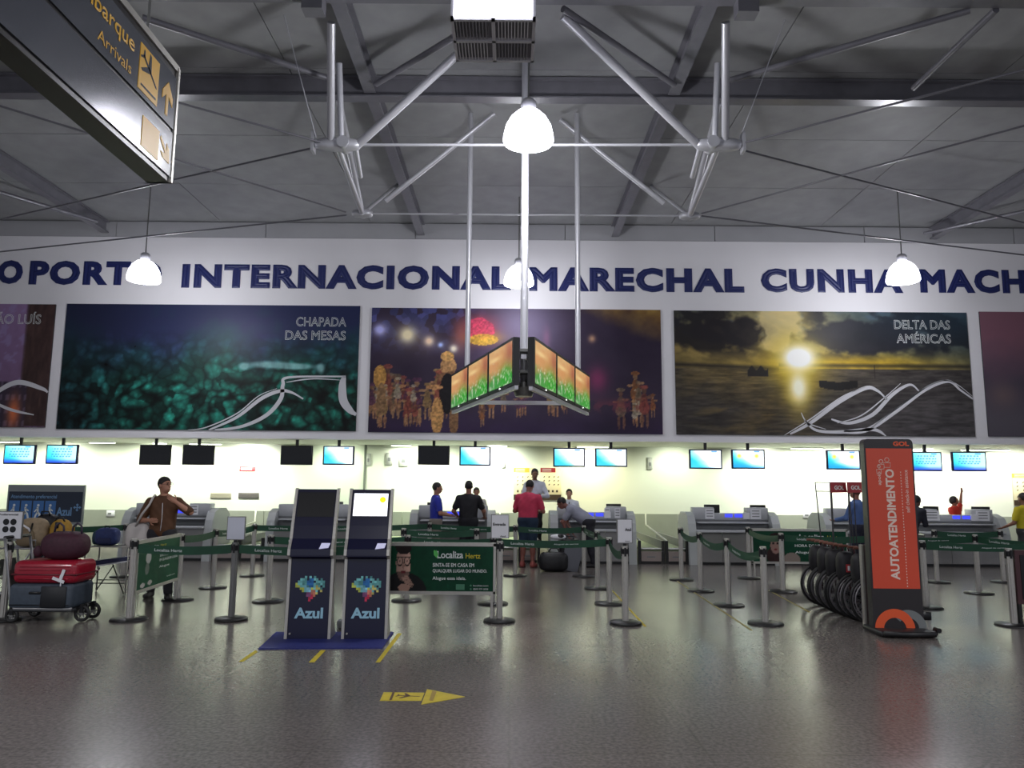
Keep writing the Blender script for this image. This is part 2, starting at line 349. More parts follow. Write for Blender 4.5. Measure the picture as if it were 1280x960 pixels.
def m_carn(u, v):
    n = fbm(u*8, v*4, 11); c = mix(C(36, 26, 46), C(58, 48, 66), n); d, i = cells(u*46, v*20, 5)
    c = mix(c, C(62, 66, 120)*(.3+i)[..., None], np.clip((v-.6)*3, 0, 1)*np.clip((.42-u)*6, 0, 1)*(i > .45)*.8)
    c = mix(c, C(128, 118, 150), blob(u, v, .52, .86, .12, .22)*.75); c = mix(c, C(96, 76, 110), blob(u, v, .45, .6, .14, .3)*.5)
    c = mix(c, C(196, 70, 80), blob(u, v, .375, .84, .055, .1)*.9*(.4+n)); c = mix(c, C(205, 160, 60), blob(u, v, .385, .76, .06, .045)*.9); c = mix(c, C(150, 80, 70), blob(u, v, .31, .78, .03, .12)*.7)
    e = (v-(.98-.9*(u-.62)+.16*fbm(u*12, v*5, 2)))*6; cl = mix(C(96, 68, 40), C(160, 130, 66), fbm(u*18, v*9, 6)*1.6-.4)
    c = mix(c, cl, e*np.clip((u-.6)*12, 0, 1)*.9)
    for cx, cy, r, col in ((.03, .82, .02, (190, 190, 255)), (.125, .78, .028, (255, 240, 200)), (.2, .73, .016, (250, 220, 190)), (.285, .67, .012, (240, 230, 210)), (.24, .70, .008, (180, 200, 255))):
        c = mix(c, C(*col), blob(u, v, cx, cy, r, r*2.3)*1.2); c = mix(c, C(*col), blob(u, v, cx, cy, r*3.2, r*6)*.16)
    rs = np.random.RandomState(4); w_ = 7.3; h_ = 3.06; X, Y = u*w_, v*h_; grain = .55+.9*fbm(u*150, v*70, 9)
    def E(cx, cy, rx, ry): return (((X-cx)/rx)**2+((Y-cy)/ry)**2) < 1
    c = mix(c, C(52, 36, 70)*(.6+.6*n)[..., None], np.clip((.2-v)*6, 0, 1)*.8)
    for k in range(46):                               # the dancers, each with head, trunk, skirt, arms and legs
        cx = [rs.uniform(0, 1.0), rs.uniform(1.1, 2.1), rs.uniform(2.6, 4.9), rs.uniform(6.2, 7.2)][rs.choice(4, p=[.34, .2, .34, .12])]; S = rs.uniform(.45, 1.15) if cx < 2.6 or cx > 6 else rs.uniform(.5, .8)
        cy = rs.uniform(.15, .62); sk = C(*[(150, 108, 74), (112, 78, 60), (160, 122, 84)][rs.randint(3)]); dr = C(*[(130, 66, 56), (140, 112, 70), (84, 48, 72), (104, 88, 70), (160, 150, 128), (136, 86, 46)][rs.randint(6)])
        for q, col in ((E(cx-.05*S, cy+.14*S, .035*S, .2*S), sk), (E(cx+.07*S, cy+.14*S, .035*S, .2*S), sk), (E(cx+.0*S, cy+.42*S, .13*S, .16*S), dr), (E(cx, cy+.60*S, .09*S, .17*S), dr*.85), (E(cx+.13*S, cy+.68*S, .09*S, .035*S), sk), (E(cx-.13*S, cy+.62*S, .08*S, .03*S), sk), (E(cx, cy+.83*S, .055*S, .075*S), sk*.9), (E(cx, cy+.92*S, .11*S, .05*S), dr*1.05)):
            c = mix(c, col*grain[..., None], q*.82)
    F_ = lambda cx, cy, rx, ry, col, a_=1.: mix(c, C(*col)*grain[..., None], E(cx, cy, rx, ry)*a_)
    c = F_(1.96, 1.62, .20, .22, (170, 128, 84)); c = F_(1.93, 1.86, .17, .12, (196, 150, 90)); c = F_(2.02, 1.34, .34, .14, (110, 78, 54)); c = F_(1.95, .95, .20, .5, (20, 16, 20)); c = F_(1.70, .4, .15, .45, (176, 132, 80)); c = F_(2.12, .3, .12, .35, (120, 88, 60)); c = F_(1.62, 1.1, .22, .06, (170, 124, 80)); c = F_(.25, 1.35, .16, .28, (176, 132, 70)); c = F_(.3, .8, .12, .4, (130, 100, 70))
    c = mix(c, C(196, 62, 92)*grain[..., None], (blob(u, v, .375, .84, .06, .10)*(.3+n) > .42)*.85); c = mix(c, C(214, 168, 60)*grain[..., None], (blob(u, v, .385, .745, .055, .05)*(.5+n) > .5)*.85)
    c = mix(c, C(150, 50, 96), blob(u, v, .78, .43, .035, .1)*.65); c = mix(c, C(150, 60, 70), blob(u, v, .86, .22, .11, .05)*.8*n*(fbm(u*50, v*20, 7) > .45)); c = mix(c, C(130, 90, 120), blob(u, v, .605, .76, .012, .08)*.7); return mix(c, C(205, 160, 120), blob(u, v, .762, .76, .012, .03)*.8)
def m_delta(u, v):
    n = fbm(u*7+v*3, v*5, 21); n2 = fbm(u*20, v*10, 31); hz = .53
    sky = mix(C(120, 104, 62), C(70, 88, 96), (v-.55)*2+(u-.5)*.6); sky = mix(sky, C(206, 176, 96), blob(u, v, .36, .9, .22, .3)*.8*(n+.3)); sky = mix(sky, C(220, 180, 40), blob(u, v, .6, .58, .28, .07)*.85)
    sky = mix(sky, C(140, 120, 70), blob(u, v, .12, .68, .2, .07)*.7)
    sky = sky*(.72+.55*fbm(u*26+v*8, v*22, 13))[..., None]; sky = mix(sky, C(96, 116, 140), np.clip((fbm(u*16, v*11, 17)-.56)*7, 0, 1)*np.clip((v-.7)*5, 0, 1)*.45)
    sky = mix(sky, C(26, 24, 30), np.clip((n*.65+.35*n2-.46)*10, 0, 1)*np.clip(1.25-2.5*blob(u, v, .36, .85, .09, .3), 0, 1)*np.clip((v-.58)*9, 0, 1)*.85)
    sky = mix(sky, C(32, 30, 36)*(.8+.5*n2)[..., None], np.clip((blob(u, v, .64, .79, .20, .14)*(.55+n2)-.32)*6, 0, .96)); sky = mix(sky, C(36, 32, 36), np.clip((blob(u, v, .2, .83, .15, .12)*(.5+n2)-.34)*6, 0, .9)); sky = mix(sky, C(232, 210, 150), np.clip((blob(u, v, .36, .9, .1, .3)*(.4+n2)-.42)*5, 0, .7))
    sky = mix(sky, C(40, 56, 70), blob(u, v, 1, .95, .35, .25)*.7)
    wat = mix(C(56, 52, 50), C(112, 96, 60), blob(u, v, .25, .5, .3, .18)*.9*(.4+n2)); wat = mix(wat, C(96, 78, 40), blob(u, v, .3, .2, .12, .2)*.7*n2*1.4); wat = mix(wat, C(84, 82, 86), blob(u, v, .95, .0, .5, .45)*.55)
    wat = wat*(.5+1.0*fbm(u*22, v*70, 5))[..., None]; wat = mix(wat, C(170, 140, 70), np.clip((fbm(u*8-v*10, v*9+u*5, 19)-.55)*5, 0, 1)*blob(u, v, .3, .25, .2, .25)*.7)
    c = np.where((v > hz)[..., None], sky, wat); c = mix(c, C(30, 28, 30), np.clip(1-abs(v-(hz+.03-.08*u*(u < .35)))*38, 0, 1)*.8)
    c = mix(c, C(235, 200, 30), blob(u, v, .41, .58, .085, .2)*.95); c = mix(c, C(236, 200, 60), blob(u, v, .415, .36, .045, .2)*.85*(.5+.8*n2)); c = mix(c, C(255, 255, 250), np.clip(blob(u, v, .42, .62, .05, .09)*1.7, 0, 1)); c = mix(c, C(255, 252, 225), np.clip(blob(u, v, .415, .38, .028, .11)*1.2, 0, 1))
    boat = ((v > .39-.03*np.cos((u-.55)*22)+.0) & (v < .425+abs(u-.55)*.25) & (abs(u-.55) < .066)); c = np.where(boat[..., None], C(26, 24, 24), c)
    b2 = (abs(u-.28) < .036) & (v > .465) & (v < .535+.02*np.sin(u*200)); c = np.where(b2[..., None], C(36, 32, 30), c); c = np.where(((abs(u-.675) < .002) & (v > .46) & (v < .57))[..., None], C(40, 36, 34), c)
    return c
def m_left(u, v):
    n = fbm(u*40, v*16, 41); c = mix(C(108, 84, 112), C(140, 112, 152), v+.6*(n-.5)); c = mix(c, C(150, 150, 200), (n > .6)*.3)
    c = mix(c, C(66, 48, 44)*(.6+.7*fbm(u*120, v*10, 2))[..., None], ((u > .9) & (v > .0))*np.clip((u-.895)*60, 0, 1)*.95); h = (v < .36) & (u < .93)
    c = np.where(h[..., None], mix(C(56, 48, 62), C(110, 96, 120), ((np.sin(u*300) > .2) & (np.sin(v*60) > 0))*.7), c); return mix(c, C(230, 120, 70), blob(u, v, .89, .12, .02, .12)*.9)
def m_right(u, v):
    n = fbm(u*10, v*6, 51); c = mix(C(74, 66, 80), C(124, 86, 100), (v-.5)*2.4+n*.5); c = mix(c, C(96, 92, 98), blob(u, v, .1, .1, .5, .2)*.7); return mix(c, C(150, 120, 110), blob(u, v, .06, .33, .05, .1)*.4)
MUR = []
for nm, x0, x1, yt, yb, fn, nx, lab in (
    ('o', -304, 63, 379, 533, m_left, 160, 'mural print at left edge with violet sky and old town facade'),
    ('a', 77, 447.5, 381, 537.5, m_chap, 330, 'mural print of snorkeler swimming over green rocks, CHAPADA DAS MESAS'),
    ('b', 462.5, 827, 386, 541.5, m_carn, 330, 'mural print of dark carnival dancers, behind the hanging screens'),
    ('c', 844, 1213.5, 389.5, 544.5, m_delta, 330, 'mural print of golden sunset over water with boats'),
    ('d', 1230, 1600, 391, 547, m_right, 120, 'mural print of dusky pink and grey sky at right edge')):
    a = atY(x0, (yt+yb)/2, WY-.03); b = atY(x1, (yt+yb)/2, WY-.03)
    a.z = atY((x0+x1)/2, yb, WY-.03).z; b.z = atY((x0+x1)/2, yt, WY-.03).z
    t = thing('mural', lab, 'mural', (a.x, WY-.002, a.z), 0, 'murals along the upper wall'); W, H = b.x-a.x, b.z-a.z; MUR.append((t, W, H))
    MB().box(0, W, -.03, 0, 0, H).build('backing_board', mat('board_edge', (40, 40, 46), .5), t)
    paint('print', W, H, nx, int(nx*H/W), fn, pr, t, (0, -.032, 0))
def cr(p, n=8):                                       # smooth curve through points
    out = []; P = [p[0]]+list(p)+[p[-1]]
    for i in range(1, len(P)-2):
        for k in range(n):
            t = k/n; a, b, c, d = [np.array(q, float) for q in P[i-1:i+3]]
            out.append(tuple(.5*((2*b)+(-a+c)*t+(2*a-5*b+4*c-d)*t*t+(-a+3*b-3*c+d)*t**3)))
    out.append(p[-1]); return out
def swoosh(k, curves, name='swoosh'):
    t, W, H = MUR[k]; mb = MB()
    for pts, wd in curves:
        p = cr([(x*W, y*H) for x, y in pts]); n = len(p); mb.ribbon(p, [wd*(.25+.75*math.sin(PI*min(1, (i+1)/n*1.1)*.9+.1)) if True else wd for i in range(n)], .036, (0, 0, 0))
    mb.build(name, lgrey, t)
swoosh(1, [([(.51, .0), (.6, .1), (.68, .25), (.74, .31), (.78, .30), (.82, .25)], .09), ([(.53, .0), (.62, .03), (.70, .12), (.745, .25), (.75, .36), (.77, .42), (.96, .43)], .1), ([(.955, .43), (.95, .36), (.955, .24), (.98, .16), (1, .13)], .2), ([(.44, .0), (.5, .02), (.6, .13), (.67, .27), (.73, .33)], .03), ([(.76, .38), (.85, .41), (.95, .40)], .03)])
swoosh(3, [([(.38, .01), (.45, .1), (.55, .27), (.64, .38), (.68, .36), (.71, .29)], .1), ([(.36, .0), (.45, .13), (.56, .31), (.64, .39)], .03), ([(.52, .13), (.58, .1), (.66, .17), (.73, .33), (.79, .41), (.82, .36)], .09), ([(.54, .1), (.62, .16), (.7, .3), (.76, .42)], .03),
            ([(.43, .12), (.47, .04), (.56, .03), (.64, .05), (.74, .2), (.84, .37), (.92, .44), (.96, .37), (1, .3)], .1), ([(.42, .18), (.44, .1), (.5, .05)], .03), ([(.65, .06), (.76, .25), (.86, .41), (.93, .44), (1, .32)], .03), ([(.56, .035), (.66, .05), (.7, .0)], .08)])
swoosh(0, [([(.8, .2), (.84, .30), (.9, .36), (.98, .31), (1, .28)], .12), ([(.8, .22), (.88, .14), (.96, .1)], .07)])
def mural_text(k, lines):
    t, W, H = MUR[k]; mb = MB()
    for s, x0, x1, y0, y1 in lines: mb.text(s, (x0*W, -.03, y0*H), (x1-x0)*W, (y1-y0)*H, t=.012, outline=.014)
    mb.build('caption', lwhite, t)
mural_text(1, [('CHAPADA', .785, .955, .83, .905), ('DAS MESAS', .75, .955, .72, .795)])
mural_text(3, [('DELTA DAS', .75, .94, .86, .935), ('AMÉRICAS', .755, .94, .745, .84)])
mural_text(0, [('SÃO LUÍS', .78, .955, .835, .935)])
# ------------------------------------------------------------ pendants
glow = mat('glowing_acrylic_shade', (250, 250, 255), .4, emit=(240, 240, 255), es=7)
def pendant(px, py, Y, label, power):
    b = atY(px, py, Y); zb = b.z
    t = thing('pendant_lamp', label, 'lamp', (b.x, Y, zb), 0, 'bell pendant lamps')
    pf = [(.325, 0), (.335, .02), (.33, .09), (.30, .22), (.24, .33), (.16, .41), (.09, .44)]
    MB().lathe(pf+[(.085, .43), (.22, .32), (.29, .2), (.315, .05), (.31, .0), (.325, 0)], 28).build('shade', glow, t)
    MB().lathe([(.0, .60), (.07, .60), (.1, .56), (.1, .44), (0, .44)], 16).build('gear_housing', steel, t)
    MB().cyl((0, 0, .6), (0, 0, CZ-zb), .013, n=8).build('suspension_rod', alud, t)
    MB().ell((0, 0, .2), (.1, .1, .14)).build('bulb', mat('bulb_glass', (255, 255, 255), .3, emit=(255, 255, 255), es=30), t)
    l = bpy.data.lights.new('lamp_light', 'POINT'); l.energy = power; l.color = (.95, .96, 1); l.shadow_soft_size = .2
    o = bpy.data.objects.new('lamp_light', l); COL.objects.link(o); o.location = (b.x, Y, zb-.28)
pendant(660.5, 178, 9.4, 'largest glowing bell lamp hanging below the ceiling, nearest in the centre', 250)
pendant(179.5, 351, 15.4, 'bell lamp hanging before the blue wall lettering at left', 170)
pendant(648.5, 356, 16.2, 'small bell lamp before the wall lettering, behind the centre pole', 110)
pendant(1129, 352, 15.6, 'bell lamp hanging before the blue wall lettering at right', 170)
# ------------------------------------------------------------ hanging light box
c = atZ(617.5, 50, 4.6); t = thing('hanging_light_box', 'box with lit white face and vent grilles below, hanging top centre', 'light box', (c.x, c.y, 4.6))
wb, db, hb = .27, .24, .34
MB().box(-wb, wb, -db, db, .01, hb).build('housing', mat('box_grey', (130, 130, 136), .5), t)
MB().box(-wb+.02, wb-.02, -db-.012, -db, .0, hb-.01).build('lit_face', mat('lit_box_face', (250, 250, 255), .4, emit=(240, 240, 255), es=5), t)
MB().box(-wb, wb, -.012, .012, -.015, .01).box(-.012, .012, -db, db, -.015, .01).box(-wb, -wb+.02, -db, db, -.015, .01).box(wb-.02, wb, -db, db, -.015, .01).box(-wb, wb, -db, -db+.02, -.015, .01).box(-wb, wb, db-.02, db, -.015, .01).build('grille_frame', mat('box_grey2', (205, 205, 212), .5), t)
for qx in (0, 1):
    for qy in (0, 1):
        g = MB()
        for i in range(10): g.box(-wb+.03+qx*wb+i*.021, -wb+.036+qx*wb+i*.021, -db+.025+qy*db-.005, -db+.21+qy*db, -.012, .008)
        g.build('grille', mat('grille_light', (215, 215, 222), .4) if (qx+qy) % 2 else mat('grille_mid', (150, 150, 160), .4), t)
MB().cyl((0, .1, hb), (0, .1, CZ-4.6), .012).build('suspension_rod', alud, t)
# ------------------------------------------------------------ wayfinding sign
ye = 5.5; zb = 1.66+ye*.4142; zt = 1.66+ye*.583; xs = -2.63
t = thing('wayfinding_sign', 'dark hanging wayfinding sign with yellow Desembarque lettering, top left', 'sign', (xs, ye, zb)); H = zt-zb; L = 3.4
MB().box(-.17, 0, -L, 0, 0, H).build('cabinet', mat('sign_black', (26, 22, 24), .35), t)
MB().box(0, .012, -L, -.03, .04, H*.415).build('face_panel', signdark, t); MB().box(0, .012, -L, -.03, H*.45, H*.90).build('face_panel', signdark, t)
MB().box(-.175, .02, -.028, .0, 0, H).box(-.175, .014, -L, 0, H*.965, H+.02).build('edge_frame', alu, t)
R_, U_ = (0, 1, 0), (0, 0, 1); g = MB(); O = (.012, -L, 0)
def sy_(a): return L-a
g.text('Desembarque', (.012, -1.70, H*.67), 1.02, H*.155, R_, U_, t=.003, bold=.012); g.text('Arrivals', (.012, -1.12, H*.52), .42, H*.085, R_, U_, t=.003)
g.prism([(sy_(.60), H*.49), (sy_(.32), H*.49), (sy_(.32), H*.85), (sy_(.60), H*.85)], .004, O, R_, U_)
g.prism([(sy_(.5), H*.08), (sy_(.25), H*.08), (sy_(.25), H*.32), (sy_(.5), H*.32)], .004, O, R_, U_)
def arrow(cx, cz, s, ang):
    P = [(-.03, -.5), (.06, -.5), (.06, .05), (.3, -.15), (.3, .08), (.015, .42), (-.27, .08), (-.27, -.15), (-.06, .05), (-.06, -.5)]; ca, sa = math.cos(ang), math.sin(ang)
    return [(cx+(x*ca-y*sa)*s, cz+(x*sa+y*ca)*s) for x, y in P]
g.prism(arrow(sy_(.17), H*.66, H*.31, 0), .004, O, R_, U_); g.prism(arrow(sy_(.14), H*.21, H*.25, -2.3), .004, O, R_, U_)
g.build('yellow_print', signy, t)
def plane_icon(mb, cx, cz, s, ang, tt, O, R, U):
    ca, sa = math.cos(ang), math.sin(ang)
    for P in ([(-.5, -.04), (.5, -.03), (.58, 0), (.5, .03), (-.5, .04)], [(.12, 0), (-.22, .42), (-.32, .42), (-.12, 0)], [(.12, 0), (-.12, 0), (-.32, -.42), (-.22, -.42)], [(-.38, 0), (-.52, .17), (-.58, .17), (-.5, 0)], [(-.38, 0), (-.5, 0), (-.58, -.17), (-.52, -.17)]):
        mb.prism([(cx+(x*ca-y*sa)*s, cz+(x*sa+y*ca)*s) for x, y in P], tt, O, R, U)
g = MB(); plane_icon(g, sy_(.46), H*.70, .24, -.6, .007, O, R_, U_); g.prism([(sy_(.57), H*.525), (sy_(.35), H*.525), (sy_(.35), H*.54), (sy_(.57), H*.54)], .007, O, R_, U_); g.build('pictogram', signdark, t)
for yy in (-.35, -2.6): MB().cyl((-.08, yy, H), (-.08, yy, CZ-zb), .01).build('hanging_cable', alud, t)
# ------------------------------------------------------------ hanging screen array
A0 = atY(642.5, 450, 9.6); ct = thing('screen_array', 'V shaped array of six video screens hanging from white poles in the centre', 'screens', (atY(655, 450, 10.5).x, 10.5, 0))
base = Vector(ct.location)
def vid(u, v):
    n = fbm(u*6, v*5, 61); n2 = fbm(u*30, v*14, 8); c = mix(C(190, 110, 60), C(205, 165, 110), v+n-.5); c = mix(c, C(225, 190, 130), blob(u, v, .25, .75, .25, .06)*1.2); c = mix(c, C(150, 70, 50), blob(u, v, .9, .75, .18, .3)*.8)
    c = mix(c, C(60, 140, 60), np.clip((.42-v)*4+(n-.5)*2, 0, 1)); c = mix(c, C(30, 150, 20), blob(u, v, .75, .2, .3, .28)*.9); return mix(c, C(215, 215, 200), np.clip((n2-.56)*8, 0, 1)*np.clip((.55-v)*5, 0, 1)*.85)
for s, (xi, yti, ybi), (xo, yto, ybo) in ((-1, (641, 422.5, 484), (563, 467, 511)), (1, (668, 423, 484), (738, 467.5, 514))):
    Yi, Yo = 9.6, 13.0
    P0 = atY(xi, ybi, Yi); Q0 = atY(xo, ybo, Yo); hgt = (atY(xi, yti, Yi).z-P0.z+atY(xo, yto, Yo).z-Q0.z)/2
    zc = ((P0.z+Q0.z)/2); P0.z = Q0.z = zc; R = (Q0-P0) if s > 0 else (P0-Q0); W = R.length; R.normalize(); st = (P0 if s > 0 else Q0)-base; U = Vector((0, 0, 1)); N = R.cross(U)
    wseg = W/3
    for k in range(3):
        M = Matrix((R, -N, U)).transposed(); o = st+R*(k*wseg)
        sb = MB().obox(o+R*wseg/2+U*hgt/2-N*.05, wseg-.02, .09, hgt, M).build('screen', dark, ct)
        paint('picture', wseg-.10, hgt-.08, 40, 24, vid, scr2, sb, o+R*.05+U*.04-N*.002, R, U)
        MB().obox(o+R*wseg/2+U*.018-N*.003, .03, .012, .012, M).build('power_light', mat('small_led', (255, 255, 255), .4, emit=(255, 255, 255), es=3), sb)
    MB().obox(st+R*W/2-U*.03-N*.05, W, .05, .05, Matrix((R, -N, U)).transposed()).build('support_rail', steel, ct)
    MB().obox(st+R*W/2+U*hgt*.6-N*.13, W, .04, .06, Matrix((R, -N, U)).transposed()).build('support_rail', steel, ct)
    sp_ = atY(584 if s < 0 else 722.5, 455, 12.4)-base
    MB().cyl((sp_.x, sp_.y, sp_.z-.3), (sp_.x, sp_.y, CZ), .045).build('side_pole', steel, ct)
pz0 = atY(655, 487, 10.5).z
MB().cyl((0, 0, pz0), (0, 0, CZ), .055, n=16).build('centre_pole', steel, ct)
g = MB(); g.cyl((-.1, -.2, pz0+.1), (-.1, -.2, pz0+.62), .03).cyl((.12, -.2, pz0+.1), (.12, -.2, pz0+.62), .03).cyl((0, 0, pz0-.1), (0, 0, pz0+.02), .12, .16, 16).cyl((0, 0, pz0+.02), (0, 0, pz0+.1), .1, .1, 16)
for zz in (.2, .5): g.box(-.2, .22, -.25, .06, pz0+zz, pz0+zz+.04)
g.build('mounting_bracket', alud, ct)
a = atY(585, 503, 12.2)-base; b = atY(717, 505, 12.2)-base
MB().box(a.x, b.x, a.y-.03, a.y+.03, a.z-.03, a.z+.03).build('cross_bar', steel, ct)
# ------------------------------------------------------------ flight monitors under the soffit
def mon_fn(kind, seed):
    def f(u, v):
        n = fbm(u*3+seed, v*3, seed); c = mix(C(40, 190, 225), C(240, 250, 255), (u-.12)*2.2+(v-.3)*1.2+(n-.5)*.5)
        c = mix(c, C(30, 60, 215) if kind == 'b' else C(60, 190, 225), np.clip((.28-v)*3-(u*1.6-.5), 0, 1)); c = mix(c, C(40, 120, 220), (abs(v-.93) < .03)*(u > .68)*(u < .88)*.8)
        if kind == 'b': c = mix(c, C(60, 220, 235), .55*(u > -1)*(1-.5*u)); c = mix(c, C(40, 50, 190), np.clip((.25-v)*4, 0, 1)*.8)
        if kind == 'b':
            for r in (.82, .66, .5, .38): c = mix(c, C(30, 110, 170), (abs(v-r) < .025)*(u > .15)*(u < .85)*(np.sin(u*60+r*30) > -.5)*.6)
        if kind == 'y': c = mix(c, C(240, 215, 70), (blob(u, v, .2, .68, .07, .12)+blob(u, v, .77, .68, .07, .12))*1.1)
        if kind == 'y': c = mix(c, C(30, 150, 215), np.clip((.45-v)*3-u*.8, 0, 1))
        return c
    return f
mons = [(3, 45, 556, 580, 'b'), (56, 98, 556, 580, 'b'), (173, 214, 556, 581, 'k'), (227, 268, 556, 581, 'k'), (350, 391, 557, 581, 'k'), (403, 443, 557.5, 581, 'w'), (522, 562, 557, 581, 'k'), (574, 613.5, 558, 582, 'w'),
        (691.5, 731.5, 560, 583.5, 'w'), (744, 784, 560.5, 583.5, 'w'), (862, 902.5, 562, 586, 'w'), (915, 956, 562, 586, 'y'), (1034, 1075, 563, 587, 'y'), (1138, 1177, 565, 589, 'b'), (1191, 1232.5, 565, 589, 'b')]
ordn = ['leftmost', 'second', 'third', 'fourth', 'fifth', 'sixth', 'seventh', 'eighth', 'ninth', 'tenth', 'eleventh', 'twelfth', 'thirteenth', 'fourteenth', 'rightmost']
Ym = 18.35
for i, (x0, x1, yt, yb, kd) in enumerate(mons):
    a = atY(x0, yb, Ym); b = atY(x1, yt, Ym); W = b.x-a.x; H = b.z-a.z; a.z -= .0
    lab = {'k': 'dark switched off monitor', 'b': 'lit monitor with cyan and blue picture', 'w': 'lit monitor with white and cyan picture', 'y': 'lit monitor with yellow marks on white and cyan'}[kd]
    lab += (' above the counters, %s of the row' % ordn[i]) if i in (0, 14) else (' above the counters, %s from the left' % ordn[i])
    t = thing('flight_monitor', lab, 'monitor', ((a.x+b.x)/2, Ym, a.z), 0, 'monitors hanging under the soffit')
    cs = MB(); cs.rbox((0, .035, H/2), (W, .07, H), .012, 1).build('casing', mat('monitor_blue_bezel', (22, 22, 70), .3) if kd != 'k' else dark, t)
    if kd != 'k': paint('picture', W-.07, H-.06, 44, 26, mon_fn(kd, i+1), scr, t, (-W/2+.035, -.002, .032))
    else: MB().box(-W/2+.03, W/2-.03, -.002, .001, .03, H-.03).build('dark_glass', mat('dark_glass', (8, 8, 9), .12), t)
    MB().box(-.035, .035, .02, .06, H, SOF-a.z).build('ceiling_bracket', dark, t)
# ------------------------------------------------------------ soffit lights and wall washers
tube_m = mat('soffit_tube', (255, 255, 245), .4, emit=(245, 255, 232), es=6)
lights = [((5, 552), 40), ((128, 553), 32), ((222, 557), 16), ((280, 558), 40), ((508, 559), 26), ((622, 560), 26), ((740, 559), 40), ((962, 565), 14), ((1002, 562), 32), ((1120, 563), 60), ((1210, 564), 60)]
nm_ = ['at the left frame edge', 'right of the second monitor', 'behind the third monitor', 'right of the fourth monitor', 'left of the dark centre monitor', 'right of the eighth monitor', 'between the two monitors over the posters', 'right of the yellow marked monitor', 'over the gap right of centre', 'behind the orange totem', 'over the rightmost monitor']
for i, ((x, y), wd) in enumerate(lights):
    p = atZ(x, y, SOF-.02); p.y = min(max(p.y, 18.6), 20.2); W = wd/940*p.y
    t = thing('soffit_light', 'white fluorescent strip under the soffit, '+nm_[i], 'light', (p.x, p.y, SOF-.03), 0, 'strip lights under the soffit')
    MB().box(-W/2, W/2, -.07, .07, 0, .03).build('housing', white, t); MB().box(-W/2+.02, W/2-.02, -.05, .05, -.012, 0).build('diffuser', tube_m, t)
    area('soffit_glow', (p.x, p.y, SOF-.06), W, 9, (.96, 1, .86), (0, 0, 0), .14)
for i, (x, col, pw) in enumerate(((-60, (.93, 1, .80), 150), (60, (.95, 1, .84), 150), (180, (.93, 1, .82), 170), (300, (.97, 1, .9), 240), (415, (.9, 1, .78), 120), (530, (.93, 1, .82), 190), (620, (.95, 1, .85), 170), (735, (1, .93, .58), 130), (850, (.92, .98, .8), 95), (960, (.97, 1, .88), 200), (1065, (.98, 1, .92), 230), (1175, (1, 1, .93), 230), (1290, (1, 1, .9), 130))):
    X = atY(x, 600, BY-.7).x
    l = bpy.data.lights.new('wall_washer', 'SPOT'); l.energy = pw*1.25; l.color = col; l.spot_size = math.radians(140); l.spot_blend = .75; l.shadow_soft_size = .12
    o = bpy.data.objects.new('wall_washer', l); COL.objects.link(o); o.location = (X, BY-1.0, SOF-.05); o.rotation_euler = (math.radians(34), 0, 0)
